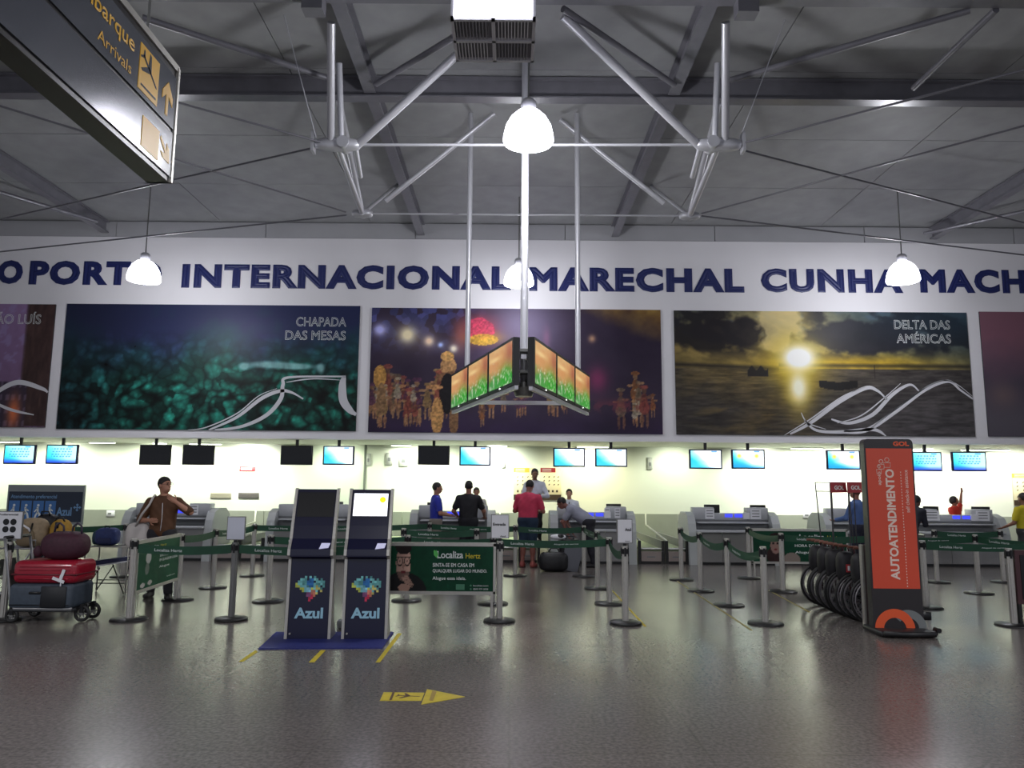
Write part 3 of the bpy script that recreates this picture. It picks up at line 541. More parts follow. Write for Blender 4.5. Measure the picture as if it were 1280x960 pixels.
# ============================================================ check-in counters
def counter(x0, x1, label, tag_, wl=1, wr=1, mon=((.06, .26), (.72, .92)), paper=((.2, .3), (.72, .84)), disp=True):
    Y = 16.75; a = atY(x0, 703, Y).x; b = atY(x1, 703, Y).x; W = b-a
    t = thing('check_in_counter', label, 'counter', ((a+b)/2, Y, 0), 0, 'check-in counters'); h = W/2; wg = .17
    i0, i1 = -h+(wg if wl else 0), h-(wg if wr else 0); n = 3; s = (i1-i0)/n
    for k in range(n): MB().box(i0+k*s+.004, i0+(k+1)*s-.004, 0, .03, .06, .69).build('front_panel', greyf, t)
    MB().box(i0, i1, .03, 1.15, .0, .66).build('body', greyd, t)
    MB().box(i0, i1, -.02, .02, 0, .06).build('plinth', dark, t)
    MB().rbox(((i0+i1)/2, .1, .72), (i1-i0+.02, .42, .05), .012, 1).build('ledge', grey, t)
    MB().box(i0, i1, .312, .34, .70, 1.0).build('upper_panel', greyd, t)
    MB().rbox(((i0+i1)/2, .24, .90), (i1-i0-.12, .3, .03), .01, 1).build('writing_shelf', grey, t)
    MB().box(i0, i1, .34, 1.1, 1.0, 1.03).build('desk_top', grey, t)
    bw_ = (i1-i0)*.28
    for q in (i0, i1-bw_): MB().rbox((q+bw_/2, .42, 1.095), (bw_, .26, .27), .012, 1).build('raised_housing', grey, t)
    MB().rbox(((i0+i1)/2, .40, 1.03), (i1-i0-2*bw_, .2, .15), .01, 1).build('display_console', grey, t)
    if disp:
        for q in (-.13, .09): MB().box(q-.0, q+.17, .29, .305, 1.015, 1.09).build('weight_display', mat('blue_display', (40, 50, 170), .3, emit=(70, 80, 255), es=.9), t)
        MB().box(.28, .42, .27, .30, .98, 1.12).build('label_printer', white, t)
    for q0, q1 in paper:
        p = MB().box(i0+q0*(i1-i0), i0+q1*(i1-i0), .275, .287, .98, 1.2).build('notice_sheet', white, t)
        g = MB(); L = (q1-q0)*(i1-i0)
        for z in (1.15, 1.09, 1.03): g.box(i0+q0*(i1-i0)+L*.15, i0+q1*(i1-i0)-L*.15, .272, .276, z, z+.018)
        g.build('notice_lines', greyd, p)
    P = [(-.05, 0), (1.1, 0), (1.1, .8), (1.0, 1.0), (.8, 1.12), (.4, 1.13), (.16, 1.05), (.05, .88), (0, .7)]
    for on, q in ((wl, -h), (wr, h-wg)):
        if on: MB().prism(P, wg, (q, 0, 0), (0, 1, 0), (0, 0, 1)).build('rounded_side_wing', mat('wing_grey', (172, 176, 176), .4), t)
    for j, (q0, q1) in enumerate(mon):
        m0 = thing('computer_monitor', 'black computer monitor on the %s end of the %s' % ('left' if j == 0 else 'right', tag_), 'monitor', ((t.location.x+i0+(q0+q1)/2*(i1-i0))*(Y+.68)/Y, Y+.68, 1.03), PI, 'computer monitors on the counters')
        ww = (q1-q0)*(i1-i0)
        MB().rbox((0, 0, .155), (ww, .05, .2), .01, 1).build('display', dark, m0); MB().box(-.03, .03, .03, .06, .01, .12).build('stand', dark, m0); MB().box(-.1, .1, -.08, .09, 0, .015).build('foot', dark, m0)
    return t
counter(147, 262, 'grey check-in counter behind the man in the brown shirt', 'counter behind the man in brown', mon=())
counter(330, 441, 'grey check-in counter mostly hidden behind the two navy kiosks', 'counter behind the kiosks', mon=((.7, .95),), paper=())
counter(510, 618, 'grey check-in counter where the men in blue polo and black shirt stand', 'counter by the man in blue polo', mon=((.14, .34),), paper=((.22, .33),))
counter(688, 796, 'grey check-in counter beside the man bending over his suitcase', 'counter by the bending man', mon=((.68, .9),), paper=((.68, .76), (.83, .91)))
counter(862, 978, 'grey check-in counter with two monitors and empty floor, right of centre', 'counter right of the conveyors', mon=((.10, .31), (.70, .91)), paper=((.16, .28), (.76, .90)))
counter(1035, 1142, 'grey check-in counter hidden behind the wheelchairs and orange totem', 'counter behind the orange totem', mon=(), paper=())
counter(1158, 1266, 'grey check-in counter in front of the woman in red', 'counter of the woman in red', wl=0, mon=((.0, .2), (.62, .86)), paper=((.08, .3), (.78, .95)))
# baggage conveyors in the gaps
cvm = mat('conveyor_steel', (158, 146, 140), .32, .4, noise=.06, nscale=3); cvb = mat('conveyor_belt', (150, 162, 132), .6)
def conveyor(x0, x1, label):
    Y = 16.85; a = atY(x0, 703, Y).x; b = atY(x1, 703, Y).x; W = b-a
    t = thing('baggage_conveyor', label, 'conveyor', ((a+b)/2, Y, 0), 0, 'baggage conveyors between the counters')
    MB().box(-W/2+.07, W/2-.07, 0, .05, .06, .27).build('front_panel', cvm, t); MB().box(-W/2+.07, W/2-.07, 0, .04, 0, .06).build('plinth', dark, t)
    MB().rbox((0, .03, .33), (W-.13, .09, .035), .01, 1).build('roller_edge', mat('roller', (225, 228, 222), .25, .5), t)
    MB().box(-W/2+.07, W/2-.07, .08, 3.5, .27, .33).build('belt', cvb, t)
    for q in (-W/2, W/2-.06): MB().box(q, q+.06, -.02, .06, 0, .50).build('corner_post', bdark, t)
    for q in (-W/2+.02,): MB().tube([(q+.02, .06, .50), (q+.02, 2.6, .72), (q+.02, 2.62, 1.0)], .022).build('guide_rail', mat('rail_cream', (222, 224, 208), .4), t)
    MB().box(W/2-.06, W/2-.03, .06, 3.4, .33, .5).build('side_board', greyd, t)
    MB().box(-.1, .08, -.003, .0, .14, .165).build('maker_mark', greyd, t)
for x0, x1, l in ((264, 296, 'left baggage conveyor between the two left counters'), (297, 329, 'right baggage conveyor between the two left counters'), (444, 508, 'wide baggage conveyor right of the navy kiosks'), (620, 647, 'pale baggage conveyor beside the Entrada sign'), (648, 675, 'baggage conveyor behind the legs of the man in pink'),
                  (798, 831, 'left conveyor of the empty pair right of the middle counters'), (832, 861, 'right conveyor of the empty pair right of the middle counters'), (980, 1006, 'baggage conveyor behind the right green banner, left one'), (1007, 1033, 'baggage conveyor behind the right green banner, right one')): conveyor(x0, x1, l)
# back wall fittings
def wallthing(name, label, cat, x0, x1, yt, yb, m_, group=None, dep=.03, Y=BY):
    a = atY(x0, yb, Y-dep); b = atY(x1, yt, Y-dep); t = thing(name, label, cat, ((a.x+b.x)/2, Y-.001, a.z), 0, group); W, H = b.x-a.x, b.z-a.z
    MB().rbox((0, -dep/2, H/2), (W, dep, H), min(.008, dep/3), 1).build('body' if dep > .04 else 'board', m_, t); return t, W, H, dep
for x0, x1, hc, l, grp in ((642, 669, (214, 176, 60), 'safety poster with yellow header behind the clerk in white', 0), (675.5, 701.5, (150, 28, 40), 'safety poster with dark red header right of the clerk in white', 0), (1268, 1296, (224, 180, 60), 'safety poster with yellow header at the right frame edge', 0)):
    yt = 585 if x0 < 800 else 592; yb = yt+40
    t, W, H, d = wallthing('wall_poster', l, 'poster', x0, x1, yt, yb, mat('poster_paper', (224, 214, 180), .5))
    MB().box(-W/2, W/2*.45, -d-.004, -d, H*.86, H).build('header', mat('hdr%d' % x0, hc, .5), t); g = MB()
    MB().box(-W/2, W/2, -d-.004, -d, 0, H*.17).build('footer_band', mat('poster_dark', (58, 44, 30), .5), t)
    for r in (.72, .6, .48):
        for c_ in (-.32, -.08, .16, .36): g.obox((c_*W, -d-.004, H*r), .025, .006, .045, Matrix.Rotation(.7, 3, 'Y'))
    for c_ in (-.35, -.15, .05, .25): g.box(c_*W, c_*W+.05, -d-.006, -d, H*.24, H*.31)
    g.build('pictograms', mat('pict%d' % x0, (96, 84, 50) if hc[0] > 200 else (60, 46, 34), .5), t); g = MB()
    for i in range(3): g.box(-W*.42, W*.02, -d-.007, -d-.003, H*(.96-.035*i), H*(.97-.035*i))
    g.build('header_lines', lwhite, t)
for x0, x1, yt, yb, l in ((457.5, 463.5, 567, 582, 'small dark capped wall dispenser beside the wall conduit'), (482, 491, 566, 581, 'grey wall mounted speaker between two dispensers'), (498.5, 510, 567.5, 583, 'largest white wall dispenser left of the dark centre monitor'), (627, 632, 570, 585, 'narrow grey wall dispenser left of the posters'), (809.5, 815.5, 572, 587, 'pale narrow wall dispenser over the empty conveyors')):
    t, W, H, d = wallthing('wall_dispenser', l, 'dispenser', x0, x1, yt, yb, mat('dispenser_shell', (176, 178, 172), .35), 'fittings on the back wall', .06)
    MB().rbox((0, -.03, H*.93), (W*.7, .05, H*.14), .01, 1).build('cap', dark, t); MB().box(-W*.2, W*.2, -.064, -.058, H*.3, H*.6).build('window', greyd, t)
a = atY(457, 556, BY-.03); z0 = atY(457, 640, BY-.03).z; tag(MB().cyl((a.x, BY-.03, z0), (a.x, BY-.03, SOF), .028).build('wall_conduit', mat('conduit', (110, 116, 106), .5)), 'thin grey vertical conduit on the back wall above the right kiosk', 'conduit')
for x0, x1, m_, l in ((263, 289, mat('vent_pale', (170, 165, 145), .5), 'pale wall vent grille, left of the pair over the conveyor'), (297.5, 323.5, mat('vent_dark', (104, 100, 96), .5), 'grey wall vent grille, right of the pair over the conveyor')):
    t, W, H, d = wallthing('wall_vent', l, 'vent', x0, x1, 616, 623, m_, 'pair of wall vents')
    for i in range(3): MB().box(-W/2+.02, W/2-.02, -d-.012, -d, H*(.15+.27*i), H*(.15+.27*i)+.03).build('slat', m_, t)
t, W, H, d = wallthing('wall_notice', 'small red and white notice high on the wall above the vents', 'notice', 299, 319, 583, 589, mat('notice_red', (190, 80, 84), .5)); MB().box(-W*.4, W*.3, -d-.003, -d, H*.25, H*.75).build('text_strip', white, t)
for x, yt, l in ((138, 638, 'small white notice on the wainscot left of the man in brown'), (1009.5, 640, 'small white notice on the wainscot behind the bag sizers')):
    t, W, H, d = wallthing('wall_notice', l, 'notice', x-5.5, x+5.5, yt, yt+7.5, white, None, .02, BY-.03); MB().box(-W*.3, W*.1, -d-.003, -d, H*.3, H*.6).build('printed_mark', greyd, t)
# ============================================================ queue barriers
ST = {}
def stanchion(key, px, py, label, sign=None, hh=.94, m_=alu, disc=False):
    p = atZ(px, py, 0); t = thing('queue_post', label, 'post', p, 0, 'queue barrier posts'); ST[key] = t
    if disc: MB().lathe([(.0, .0), (.19, 0), (.2, .012), (.19, .03), (.06, .045), (0, .045)], 28).build('base', bdark, t)
    else: MB().lathe([(.0, .0), (.215, 0), (.22, .008), (.21, .022), (.05, .03), (0, .03)], 28).build('base', dark, t)
    g = MB(); n = 24; vs = []
    for z in (.03, hh-.10):
        for i in range(n): r = .040-.005*(i % 3 == 0); vs.append((r*math.cos(2*PI*i/n), r*math.sin(2*PI*i/n), z))
    g.add(vs, [(i, (i+1) % n, n+(i+1) % n, n+i) for i in range(n)]); g.build('pole', m_, t)
    g = MB(); g.cyl((0, 0, hh-.10), (0, 0, hh-.012), .035, n=16).box(-.05, .05, -.012, .012, hh-.125, hh-.02).box(-.012, .012, -.05, .05, hh-.125, hh-.02); g.build('belt_head', dark, t)
    MB().cyl((0, 0, hh-.035), (0, 0, hh), .04, n=16).build('cap', m_, t)
    if sign: sign(t, hh)
    return t
def sheet_sign(w_, h_, lines=(), body=None, dx=0, ry=0):
    def f(t, hh):
        M = Matrix.Rotation(ry, 3, 'Z'); R = M @ Vector((1, 0, 0))
        MB().box(-.02, .02, -.015, .015, hh, hh+.03).build('sign_clip', dark, t)
        s_ = MB().obox((dx, 0, hh+.03+h_/2), w_, .02, h_, M).build('sign_frame', alud, t)
        MB().obox(Vector((dx, 0, hh+.03+h_/2))+M @ Vector((0, -.012, 0)), w_-.02, .006, h_-.02, M).build('sheet', body or white, s_)
        if lines:
            g = MB()
            for s, x, z, ww, zz, b_ in lines:
                O = Vector((dx, 0, hh+.03))+M @ Vector((x, -.016, z))
                if s == 'dots': 
                    for i in (0, 1):
                        for j in (0, 1): g.circle((i*.09, j*.09), .038, .003, O, R)
                else: g.text(s, O, ww, zz, R, t=.003, bold=b_)
            g.build('sign_print', dark, s_, kind='stuff')
    return f
entr = sheet_sign(.23, .30, (('Entrada', -.09, .16, .16, .035, .03), ('Azul', .0, .02, .07, .02, .02)))
azs = sheet_sign(.20, .30, (('Azul', -.0, .15, .08, .04, .03), ('Azul', .0, .02, .06, .015, .01)), ry=.15)
clearm = mat('glossy_sheet', (205, 208, 220), .12, coat=.6)
icon = sheet_sign(.36, .34, (('dots', -.02, .12, 0, 0, 0), ('Preferencial', -.12, .29, .24, .022, .01)), None, -.04)
for a in (('L1', 161, 775, 'queue post at the near end of the left green banner', None, .98), ('L2', 222, 750, 'queue post at the far end of the left green banner'), ('L3', 266, 735, 'queue post behind, midway between the left banner and the blank sheet'), ('L4', 315, 720, 'far queue post just right of the blank sheet holder'),
          ('L5', 335, 752, 'queue post just left of the dark kiosk'), ('L6', 153, 721, 'pale queue post holding the yellow and green belt at left'), ('S1', 289, 775, 'queue post carrying a blank glossy sheet holder', sheet_sign(.23, .29, (), clearm), .94, alud, True),
          ('S2', 3, 776, 'post with white icon sign at the left frame edge', icon, .94, alu, True), ('M1', 536, 714, 'farthest queue post in front of the man in blue polo'), ('M2', 503, 731, 'queue post seen just right of the lit kiosk, middle row'), ('M3', 595, 731, 'queue post left of the Entrada sign, middle row'),
          ('M4', 508, 751, 'queue post behind the face on the big green banner'), ('E1', 624, 777, 'near queue post carrying the Entrada sign', entr, .98, alu, True), ('E2', 616, 755, 'queue post hidden just behind the Entrada post'), ('R1', 644, 720, 'queue post before the man in pink, right of Entrada sign'), ('R2', 730, 721, 'queue post before the legs of the bending man'),
          ('R3', 747, 736, 'third post from the end of the belt line by the bending man'), ('R4', 762, 755, 'queue post just left of the near post with the smaller white sign'), ('R5', 782, 780, 'near queue post carrying the smaller white sign, right of centre', azs, .94, alu, True), ('G1', 852, 725, 'farthest post of the diagonal belt right of centre'), ('G2', 876, 739, 'second farthest post of the diagonal belt right of centre'),
          ('G3', 911, 757, 'third post of the diagonal belt, next to nearest'), ('G4', 957, 780, 'nearest bright post ending the diagonal belt right of centre'), ('H1', 937, 723, 'queue post at the left end of the right green banner'), ('H2', 979, 740, 'queue post in front of the right green banner'), ('H3', 1098, 742, 'queue post hidden behind the orange totem'),
          ('K1', 1158, 760, 'queue post just right of the orange totem'), ('K2', 1172, 728, 'far queue post behind the post beside the totem'), ('K3', 1224, 742, 'shiny queue post in front of the counter of the woman in red'), ('K4', 1255, 728, 'far queue post near the right frame edge'), ('K5', 1268, 782, 'nearest queue post at the right frame edge'), ('K6', 1345, 760, 'queue post outside right of frame ending the belt'), ('K7', 450, 777, 'queue post behind the gap between the kiosks')):
    stanchion(*a)
def belt(ka, kb, hz=.865, sag=.03, yellow=0, text=True):
    A, B = ST[ka], ST[kb]; d = B.location-A.location; L = d.length; u = d.normalized(); nrm = Vector((u.y, -u.x, 0)); n = 10
    if nrm.y > 0: nrm = -nrm
    def P(s, z): q = s/L; return u*s+Vector((0, 0, hz-sag*4*q*(1-q)+z))
    def strip(s0, s1, nm, m_, off=0):
        mb = MB(); vs = []
        for i in range(n+1):
            s = s0+(s1-s0)*i/n
            for z in (-.052, .052):
                for o in (-.0015, .0015): vs.append(P(s, z)+nrm*(o+off))
        fs = []
        for i in range(n): a = 4*i; b = a+4; fs += [(a, b, b+2, a+2), (a+1, a+3, b+3, b+1), (a+2, b+2, b+3, a+3), (a, a+1, b+1, b)]
        return mb.add(vs, fs).build(nm, m_, A)
    b = strip(.05, L-.05, 'belt', green)
    if yellow: tag(strip(.05+L*yellow, L-.05, 'yellow_belt_wrap', mat('yellow_cloth', (206, 150, 24), .6), .004), 'yellow arrow shaped wrap on the belt')
    if text:
        g = MB(); flip = (u.x < 0); s = .25; k = 0
        while s < L-.75:
            wd_ = .34 if k % 2 == 0 else .36; v, f, lo, hi = text_geo('Localiza Hertz' if k % 2 == 0 else 'Aluguel de carros', .02, 0); hgt = .034 if k % 2 == 0 else .022
            vs = []
            for p in v:
                sx_ = s+(p[0]-lo[0])/(hi[0]-lo[0])*wd_; s2 = sx_ if not flip else L-sx_
                vs.append(P(s2, (p[1]-lo[1])/(hi[1]-lo[1])*hgt-hgt/2)+nrm*.004)
            g.add(vs, f); s += wd_+.28; k += 1
        if g.v: g.build('belt_lettering', lwhite, b)
for a in (('L1', 'S1'), ('S1', 'K7'), ('L2', 'L3'), ('L3', 'L4'), ('L4', 'M1'), ('L5', 'M4'), ('M1', 'R1'), ('M2', 'M3'), ('M4', 'E2'), ('R1', 'R2'), ('R2', 'R3'), ('R3', 'R4'), ('E2', 'R4'), ('R4', 'R5', .86, .09), ('G1', 'G2', .86, .08), ('G2', 'G3', .86, .09), ('G3', 'G4', .86, .1),
          ('H1', 'H2', .86, .06), ('H2', 'H3'), ('H3', 'K3'), ('K2', 'K4'), ('K1', 'K6'), ('K3', 'K6')): belt(*a)
s = thing('queue_post', 'queue post off the left side ending the yellow belt', 'post', atZ(-60, 728), 0, 'queue barrier posts'); ST['L0'] = s
MB().lathe([(.0, .0), (.215, 0), (.22, .008), (.21, .022), (.05, .03), (0, .03)], 28).build('base', dark, s); MB().cyl((0, 0, .03), (0, 0, .94), .038).build('pole', alu, s)
belt('L6', 'L0', .87, .04, .30, False)
# banner frames
def banner(p, q, z0, z1, label, fn, words, name='queue_banner', print_=True):
    p, q = Vector(p), Vector(q); p.z = q.z = 0; d = q-p; W = d.length; rz = math.atan2(d.y, d.x); t = thing(name, label, 'banner', p, rz, 'green advertising banners'); H = z1-z0
    MB().box(0, W, -.02, .02, z1-.035, z1+.01).build('top_rail', alu, t); MB().box(0, W, -.02, .02, z0-.01, z0+.03).build('bottom_rail', alu, t)
    for x in (0.0, W-.03): MB().box(x, x+.03, -.02, .02, z0, z1).build('side_rail', alu, t)
    for x in (.03, W-.06): MB().box(x, x+.03, -.015, .015, 0.0, z0).build('support_leg', alu, t); 
    for x in (.045, W-.045): MB().box(x-.03, x+.03, -.16, .16, 0, .02).build('support_foot', dark, t)
    a = MB().box(.03, W-.03, -.008, .008, z0+.02, z1-.03).build('sheet', green, t)
    if print_: paint('banner_print', W-.07, H-.06, 130, int(130*H/W)+2, fn, pr, t, (.035, -.0095, z0+.025))
    g = MB(); gy = MB()
    for s, x, z, ww, hh_, b_, yl in words: (gy if yl else g).text(s, (x*W, -.0095, z0+z*H), ww*W, hh_*H, t=.002, bold=b_)
    if g.v: g.build('banner_lettering', lwhite, t)
    if gy.v: gy.build('yellow_lettering', mat('lime_yellow', (206, 190, 40), .5), t)
    return t, W, H
def face_print(cx, sc_=1.0):
    def f(u, v):
        n = fbm(u*30, v*12, 71); c = np.ones(u.shape+(3,))*C(8, 64, 42)*(.85+.25*n[..., None]); x = (u-cx)/sc_
        c = mix(c, C(24, 24, 26), (((x/.2)**2+((v-.0)/.42)**2) < 1)*1.)            # dark jacket
        face = ((x/.062)**2+((v-.62)/.40)**2) < 1; c = mix(c, C(205, 165, 148)*(.75+.3*np.clip((x+.06)*8, 0, 1))[..., None], face*1.)
        c = mix(c, C(46, 34, 32), face*(v < .44)*.55); c = mix(c, C(30, 24, 24), (((x/.07)**2+((v-.97)/.16)**2) < 1)*1.)
        for e in (-.03, .03):
            r = np.sqrt(((x-e)/.026)**2+((v-.66)/.105)**2); c = mix(c, C(16, 14, 16), (abs(r-.9) < .14)*1.); c = mix(c, C(30, 22, 22), (r < .22)*.9)
        c = mix(c, C(16, 14, 16), ((abs(v-.75) < .014) & (abs(abs(x)-.03) < .03))*1.)
        c = mix(c, C(130, 98, 86), (blob(x, v, 0, .55, .009, .09) > .4)*.7); c = mix(c, C(100, 40, 44), (((x/.022)**2+((v-.42)/.035)**2) < 1)*1.)
        for k in range(4): c = mix(c, C(176, 140, 124), (((x-.02-.016*k+.25*(v-.2))/.008)**2+((v-.2-.012*k)/.13)**2 < 1)*.9)
        return mix(c, C(172, 136, 120), (((x-.01)/.05)**2+((v-.08)/.09)**2 < 1)*.95)
    return f
pE = ST['E1'].location.copy(); pE.x -= .05; pk = atZ(462, 777); pk.y = pE.y
zt_, zb_ = atY(550, 679, pE.y).z, atY(550, 742, pE.y).z
bt, bW, bH = banner(pk, pE, zb_, zt_, 'big green lettered banner with face of man in glasses, right of the kiosks', face_print(.24), (('Localiza', .525, .70, .21, .145, .02, 0), ('Hertz', .755, .70, .12, .105, .012, 1), ('SINTA-SE EM CASA EM', .49, .53, .335, .075, .014, 0), ('QUALQUER LUGAR DO MUNDO.', .49, .41, .44, .075, .014, 0), ('Alugue essa ideia.', .49, .255, .27, .085, .01, 0), ('localiza.com', .82, .15, .12, .032, 0, 0), ('0800 979 2020', .82, .08, .12, .032, 0, 0)))
g = MB(); O = (0, -.0095, zb_)
g.ribbon([(.50*bW, .86*bH), (.51*bW, .78*bH), (.525*bW, .71*bH)], [.02, .045, .01], .003, O); g.ribbon([(.515*bW, .86*bH), (.525*bW, .8*bH), (.53*bW, .75*bH)], [.01, .02, .01], .003, O); g.build('leaf_mark', mat('lime_green', (90, 190, 90), .5), bt)
g = MB(); g.circle((.80*bW, .165*bH), .012, .003, O); g.circle((.80*bW, .095*bH), .012, .003, O); g.prism([(.68*bW, .08*bH), (.75*bW, .08*bH), (.75*bW, .19*bH), (.68*bW, .19*bH)], .003, O); g.build('small_marks', mat('mark_green', (70, 130, 100), .5), bt)
A, B = ST['L1'].location.copy(), ST['L2'].location.copy()
def runner(u, v):
    c = np.ones(u.shape+(3,))*C(8, 76, 48)*(.9+.2*fbm(u*20, v*9, 3))[..., None]; x = u-.24
    c = mix(c, C(210, 205, 200), ((x/.06)**2+((v-.66)/.13)**2 < 1)*.9); c = mix(c, C(40, 32, 30), ((x/.035)**2+((v-.88)/.07)**2 < 1)*1.); c = mix(c, C(150, 112, 96), ((x/.028)**2+((v-.84)/.05)**2 < 1)*.9)
    c = mix(c, C(110, 120, 112), ((x+.02)/.045)**2+((v-.42)/.13)**2 < 1); return mix(c, C(190, 186, 180), (((x+.1)/.05)**2+((v-.08)/.05)**2 < 1) | (((x-.06)/.05)**2+((v-.1)/.05)**2 < 1))
banner(A+(B-A)*.05, A+(B-A)*.96, .30, .94, 'left green banner with standing figure, before the man in brown', runner, (('Localiza', .2, .82, .26, .05, .01, 0), ('Hertz', .5, .82, .14, .045, .01, 1), ('SINTA-SE EM CASA', .5, .60, .44, .06, .012, 0), ('EM QUALQUER LUGAR', .5, .5, .44, .06, .012, 0), ('Alugue', .5, .36, .24, .06, .01, 0), ('localiza.com', .7, .14, .2, .03, 0, 0)))
A = ST['H1'].location.copy(); A.x += .05; Bq = atZ(1062, 724); Bq.y = A.y
def plainface(u, v):
    c = np.ones(u.shape+(3,))*C(8, 66, 44)*(.85+.25*fbm(u*20, v*8, 77))[..., None]; x = u-.24
    c = mix(c, C(64, 26, 30), ((x/.1)**2+((v-.2)/.3)**2 < 1)*.8); c = mix(c, C(150, 118, 108), ((x/.055)**2+((v-.52)/.26)**2 < 1)*1.); c = mix(c, C(40, 26, 26), ((x/.062)**2+((v-.82)/.12)**2 < 1)*1.); c = mix(c, C(30, 22, 22), ((abs(v-.6) < .03)*(abs(abs(x)-.022) < .012))*1.)
    c = mix(c, C(120, 44, 50), ((x/.02)**2+((v-.4)/.03)**2 < 1)*1.); return mix(c, C(170, 140, 134), (((x-.17)/.09)**2+((v-.08)/.22)**2 < 1)*.8)
banner(A, Bq, atY(980, 704, A.y).z, atY(980, 661.5, A.y).z, 'right green lettered banner with a face, behind the posts right of centre', plainface, (('Localiza', .5, .72, .26, .13, .02, 0), ('Hertz', .79, .72, .13, .1, .012, 1), ('HORA DE', .45, .48, .2, .08, .012, 0), ('VIAJAR', .66, .48, .18, .08, .012, 0), ('Alugue e', .45, .27, .22, .09, .012, 0)))
A = ST['K5'].location.copy(); A.x += .0; Bq = A+Vector((1.3, 0, 0))
t = thing('dark_panel_stand', 'dark framed panel stand cut off by the right frame edge', 'stand', A+Vector((.06, .0, 0)))
MB().box(0, 1.2, -.02, .02, .26, .92).build('panel', mat('dark_red_frame', (70, 40, 44), .4), t); MB().box(.06, 1.14, -.026, -.02, .32, .86).build('inset', dark, t)
for x in (.02, 1.16): MB().box(x-.02, x+.02, -.02, .02, 0, .26).build('leg', bdark, t)
# ============================================================ kiosks
def kiosk(px0, px1, py, label, lit):
    a, b = atZ(px0, py), atZ(px1, py); W = (b-a).length; t = thing('self_service_kiosk', label, 'kiosk', ((a.x+b.x)/2, (a.y+b.y)/2+.2, .012), math.atan2(b.y-a.y, b.x-a.x), 'navy self service kiosks')
    Fp = [(-.2, 0), (-.1725, .42), (-.145, .84), (-.225, .885), (-.215, .95), (-.15, 1.06), (-.11, 1.2), (.02, 1.60)]; Bp = [(.06, 1.60), (-.04, 1.25), (-.08, .95), (-.08, .5), (-.05, .2), (.08, 0)]
    MB().prism(Fp+Bp, W-.06, (-W/2+.03, 0, 0), (0, 1, 0), (0, 0, 1)).build('body', navy, t)
    ff = [(y-.012, z) for y, z in Fp]+[(.035, 1.612)]+[(Bp[0][0]+.01, 1.612)]+[(y+.01, z) for y, z in Bp[1:]]
    for x in (-W/2, W/2-.03): MB().prism(ff, .03, (x, 0, 0), (0, 1, 0), (0, 0, 1)).build('silver_side', alu, t)
    U = Vector((0, .13, .40)); Un = U.normalized(); O = Vector((-W/2+.045, -.11, 1.2))+Un*.10; w2 = W-.09
    sd = MB().prism([(0, 0), (w2, 0), (w2, .285), (0, .285)], .003, O, (1, 0, 0), Un).build('screen', dark, t)
    if lit:
        MB().prism([(.012, .012), (w2-.012, .012), (w2-.012, .273), (.012, .273)], .006, O, (1, 0, 0), Un).build('lit_display', mat('kiosk_screen', (240, 240, 255), .3, emit=(238, 238, 255), es=1.6), t)
        MB().circle((w2-.07, .2), .035, .009, O, (1, 0, 0), Un).build('yellow_mark', mat('screen_yellow', (220, 220, 20), .4, emit=(226, 226, 20), es=.8), t)
    U2 = Vector((0, .065, .11)).normalized(); O2 = Vector((.09, -.215, .95))
    MB().prism([(0, 0), (.10, .015), (.115, .07), (.02, .07)], .01, O2, (1, 0, 0), U2).build('card_slot', mat('slot_white', (215, 215, 240), .3, emit=(200, 200, 240), es=.25), t)
    MB().box(-W/2+.03, W/2-.03, -.245, -.2, .872, .886).build('ledge', navy, t)
    U3 = Vector((0, .055, .84)).normalized(); O3 = Vector((0, -.2, 0))+U3*.03
    g = MB(); g.text('Azul', O3+Vector((-.155, 0, 0))+U3*.18, .31, .115, (1, 0, 0), U3, t=.004, bold=.035); g.build('large_lettering', mat('light_blue_print', (150, 196, 216), .5), t)
    rows = ['....1.1.2....', '..112.3311.2.', '.1122333.1122', '4112233312212', '44115233162.2', '..4415541662.', '...4155771.6.', '.....88776...', '.....8897....', '......99.....', '......9......', ]
    cols = {'1': (120, 190, 190), '2': (90, 150, 150), '3': (50, 110, 170), '4': (190, 200, 90), '5': (140, 200, 220), '6': (200, 190, 110), '7': (210, 130, 110), '8': (130, 80, 120), '9': (200, 60, 90)}
    g = MB(); cc = []; s_ = .0245
    for r, row in enumerate(rows):
        for c_, ch in enumerate(row):
            if ch == '.': continue
            x, z = (c_-6.5)*s_, .36+(10-r)*s_; n0 = len(g.v); g.prism([(x, z), (x+s_, z), (x+s_, z+s_), (x, z+s_)], .006, O3, (1, 0, 0), U3)
            cl = srgb2lin(np.array(cols[ch])/255*random.uniform(.85, 1.1)); cc += [[*cl, 1]]*(len(g.v)-n0)
    g.c = np.array(cc); g.build('country_map_mosaic', pr, t)
    MB().cyl((-W/2+.06, -.2, .055), (-W/2+.06, -.215, .055), .01).build('lock', alu, t)
kiosk(354, 412, 800, 'navy self service kiosk with dark screen, left of the pair', 0)
kiosk(425.5, 483, 800, 'navy self service kiosk with lit white screen, right of the pair', 1)
g = MB(); pts = [atZ(323, 812), atZ(478, 811), atZ(492, 791), atZ(345, 791)]
g.prism([(p.x, p.y) for p in pts], .012, (0, 0, 0), (1, 0, 0), (0, 1, 0)); tag(g.build('blue_mat', blue), 'thin blue base mat under the two navy kiosks', 'mat')
p = atZ(421, 792); t = thing('power_strip', 'small grey power box with cable on the floor between the kiosks', 'box', (p.x, p.y+.3, 0)); MB().rbox((0, 0, .05), (.12, .12, .1), .01, 1).build('housing', greyd, t); MB().tube([(0, 0, .08), (.04, -.05, .02), (-.03, -.12, .014), (.03, -.2, .012)], .006).build('cable', dark, t)
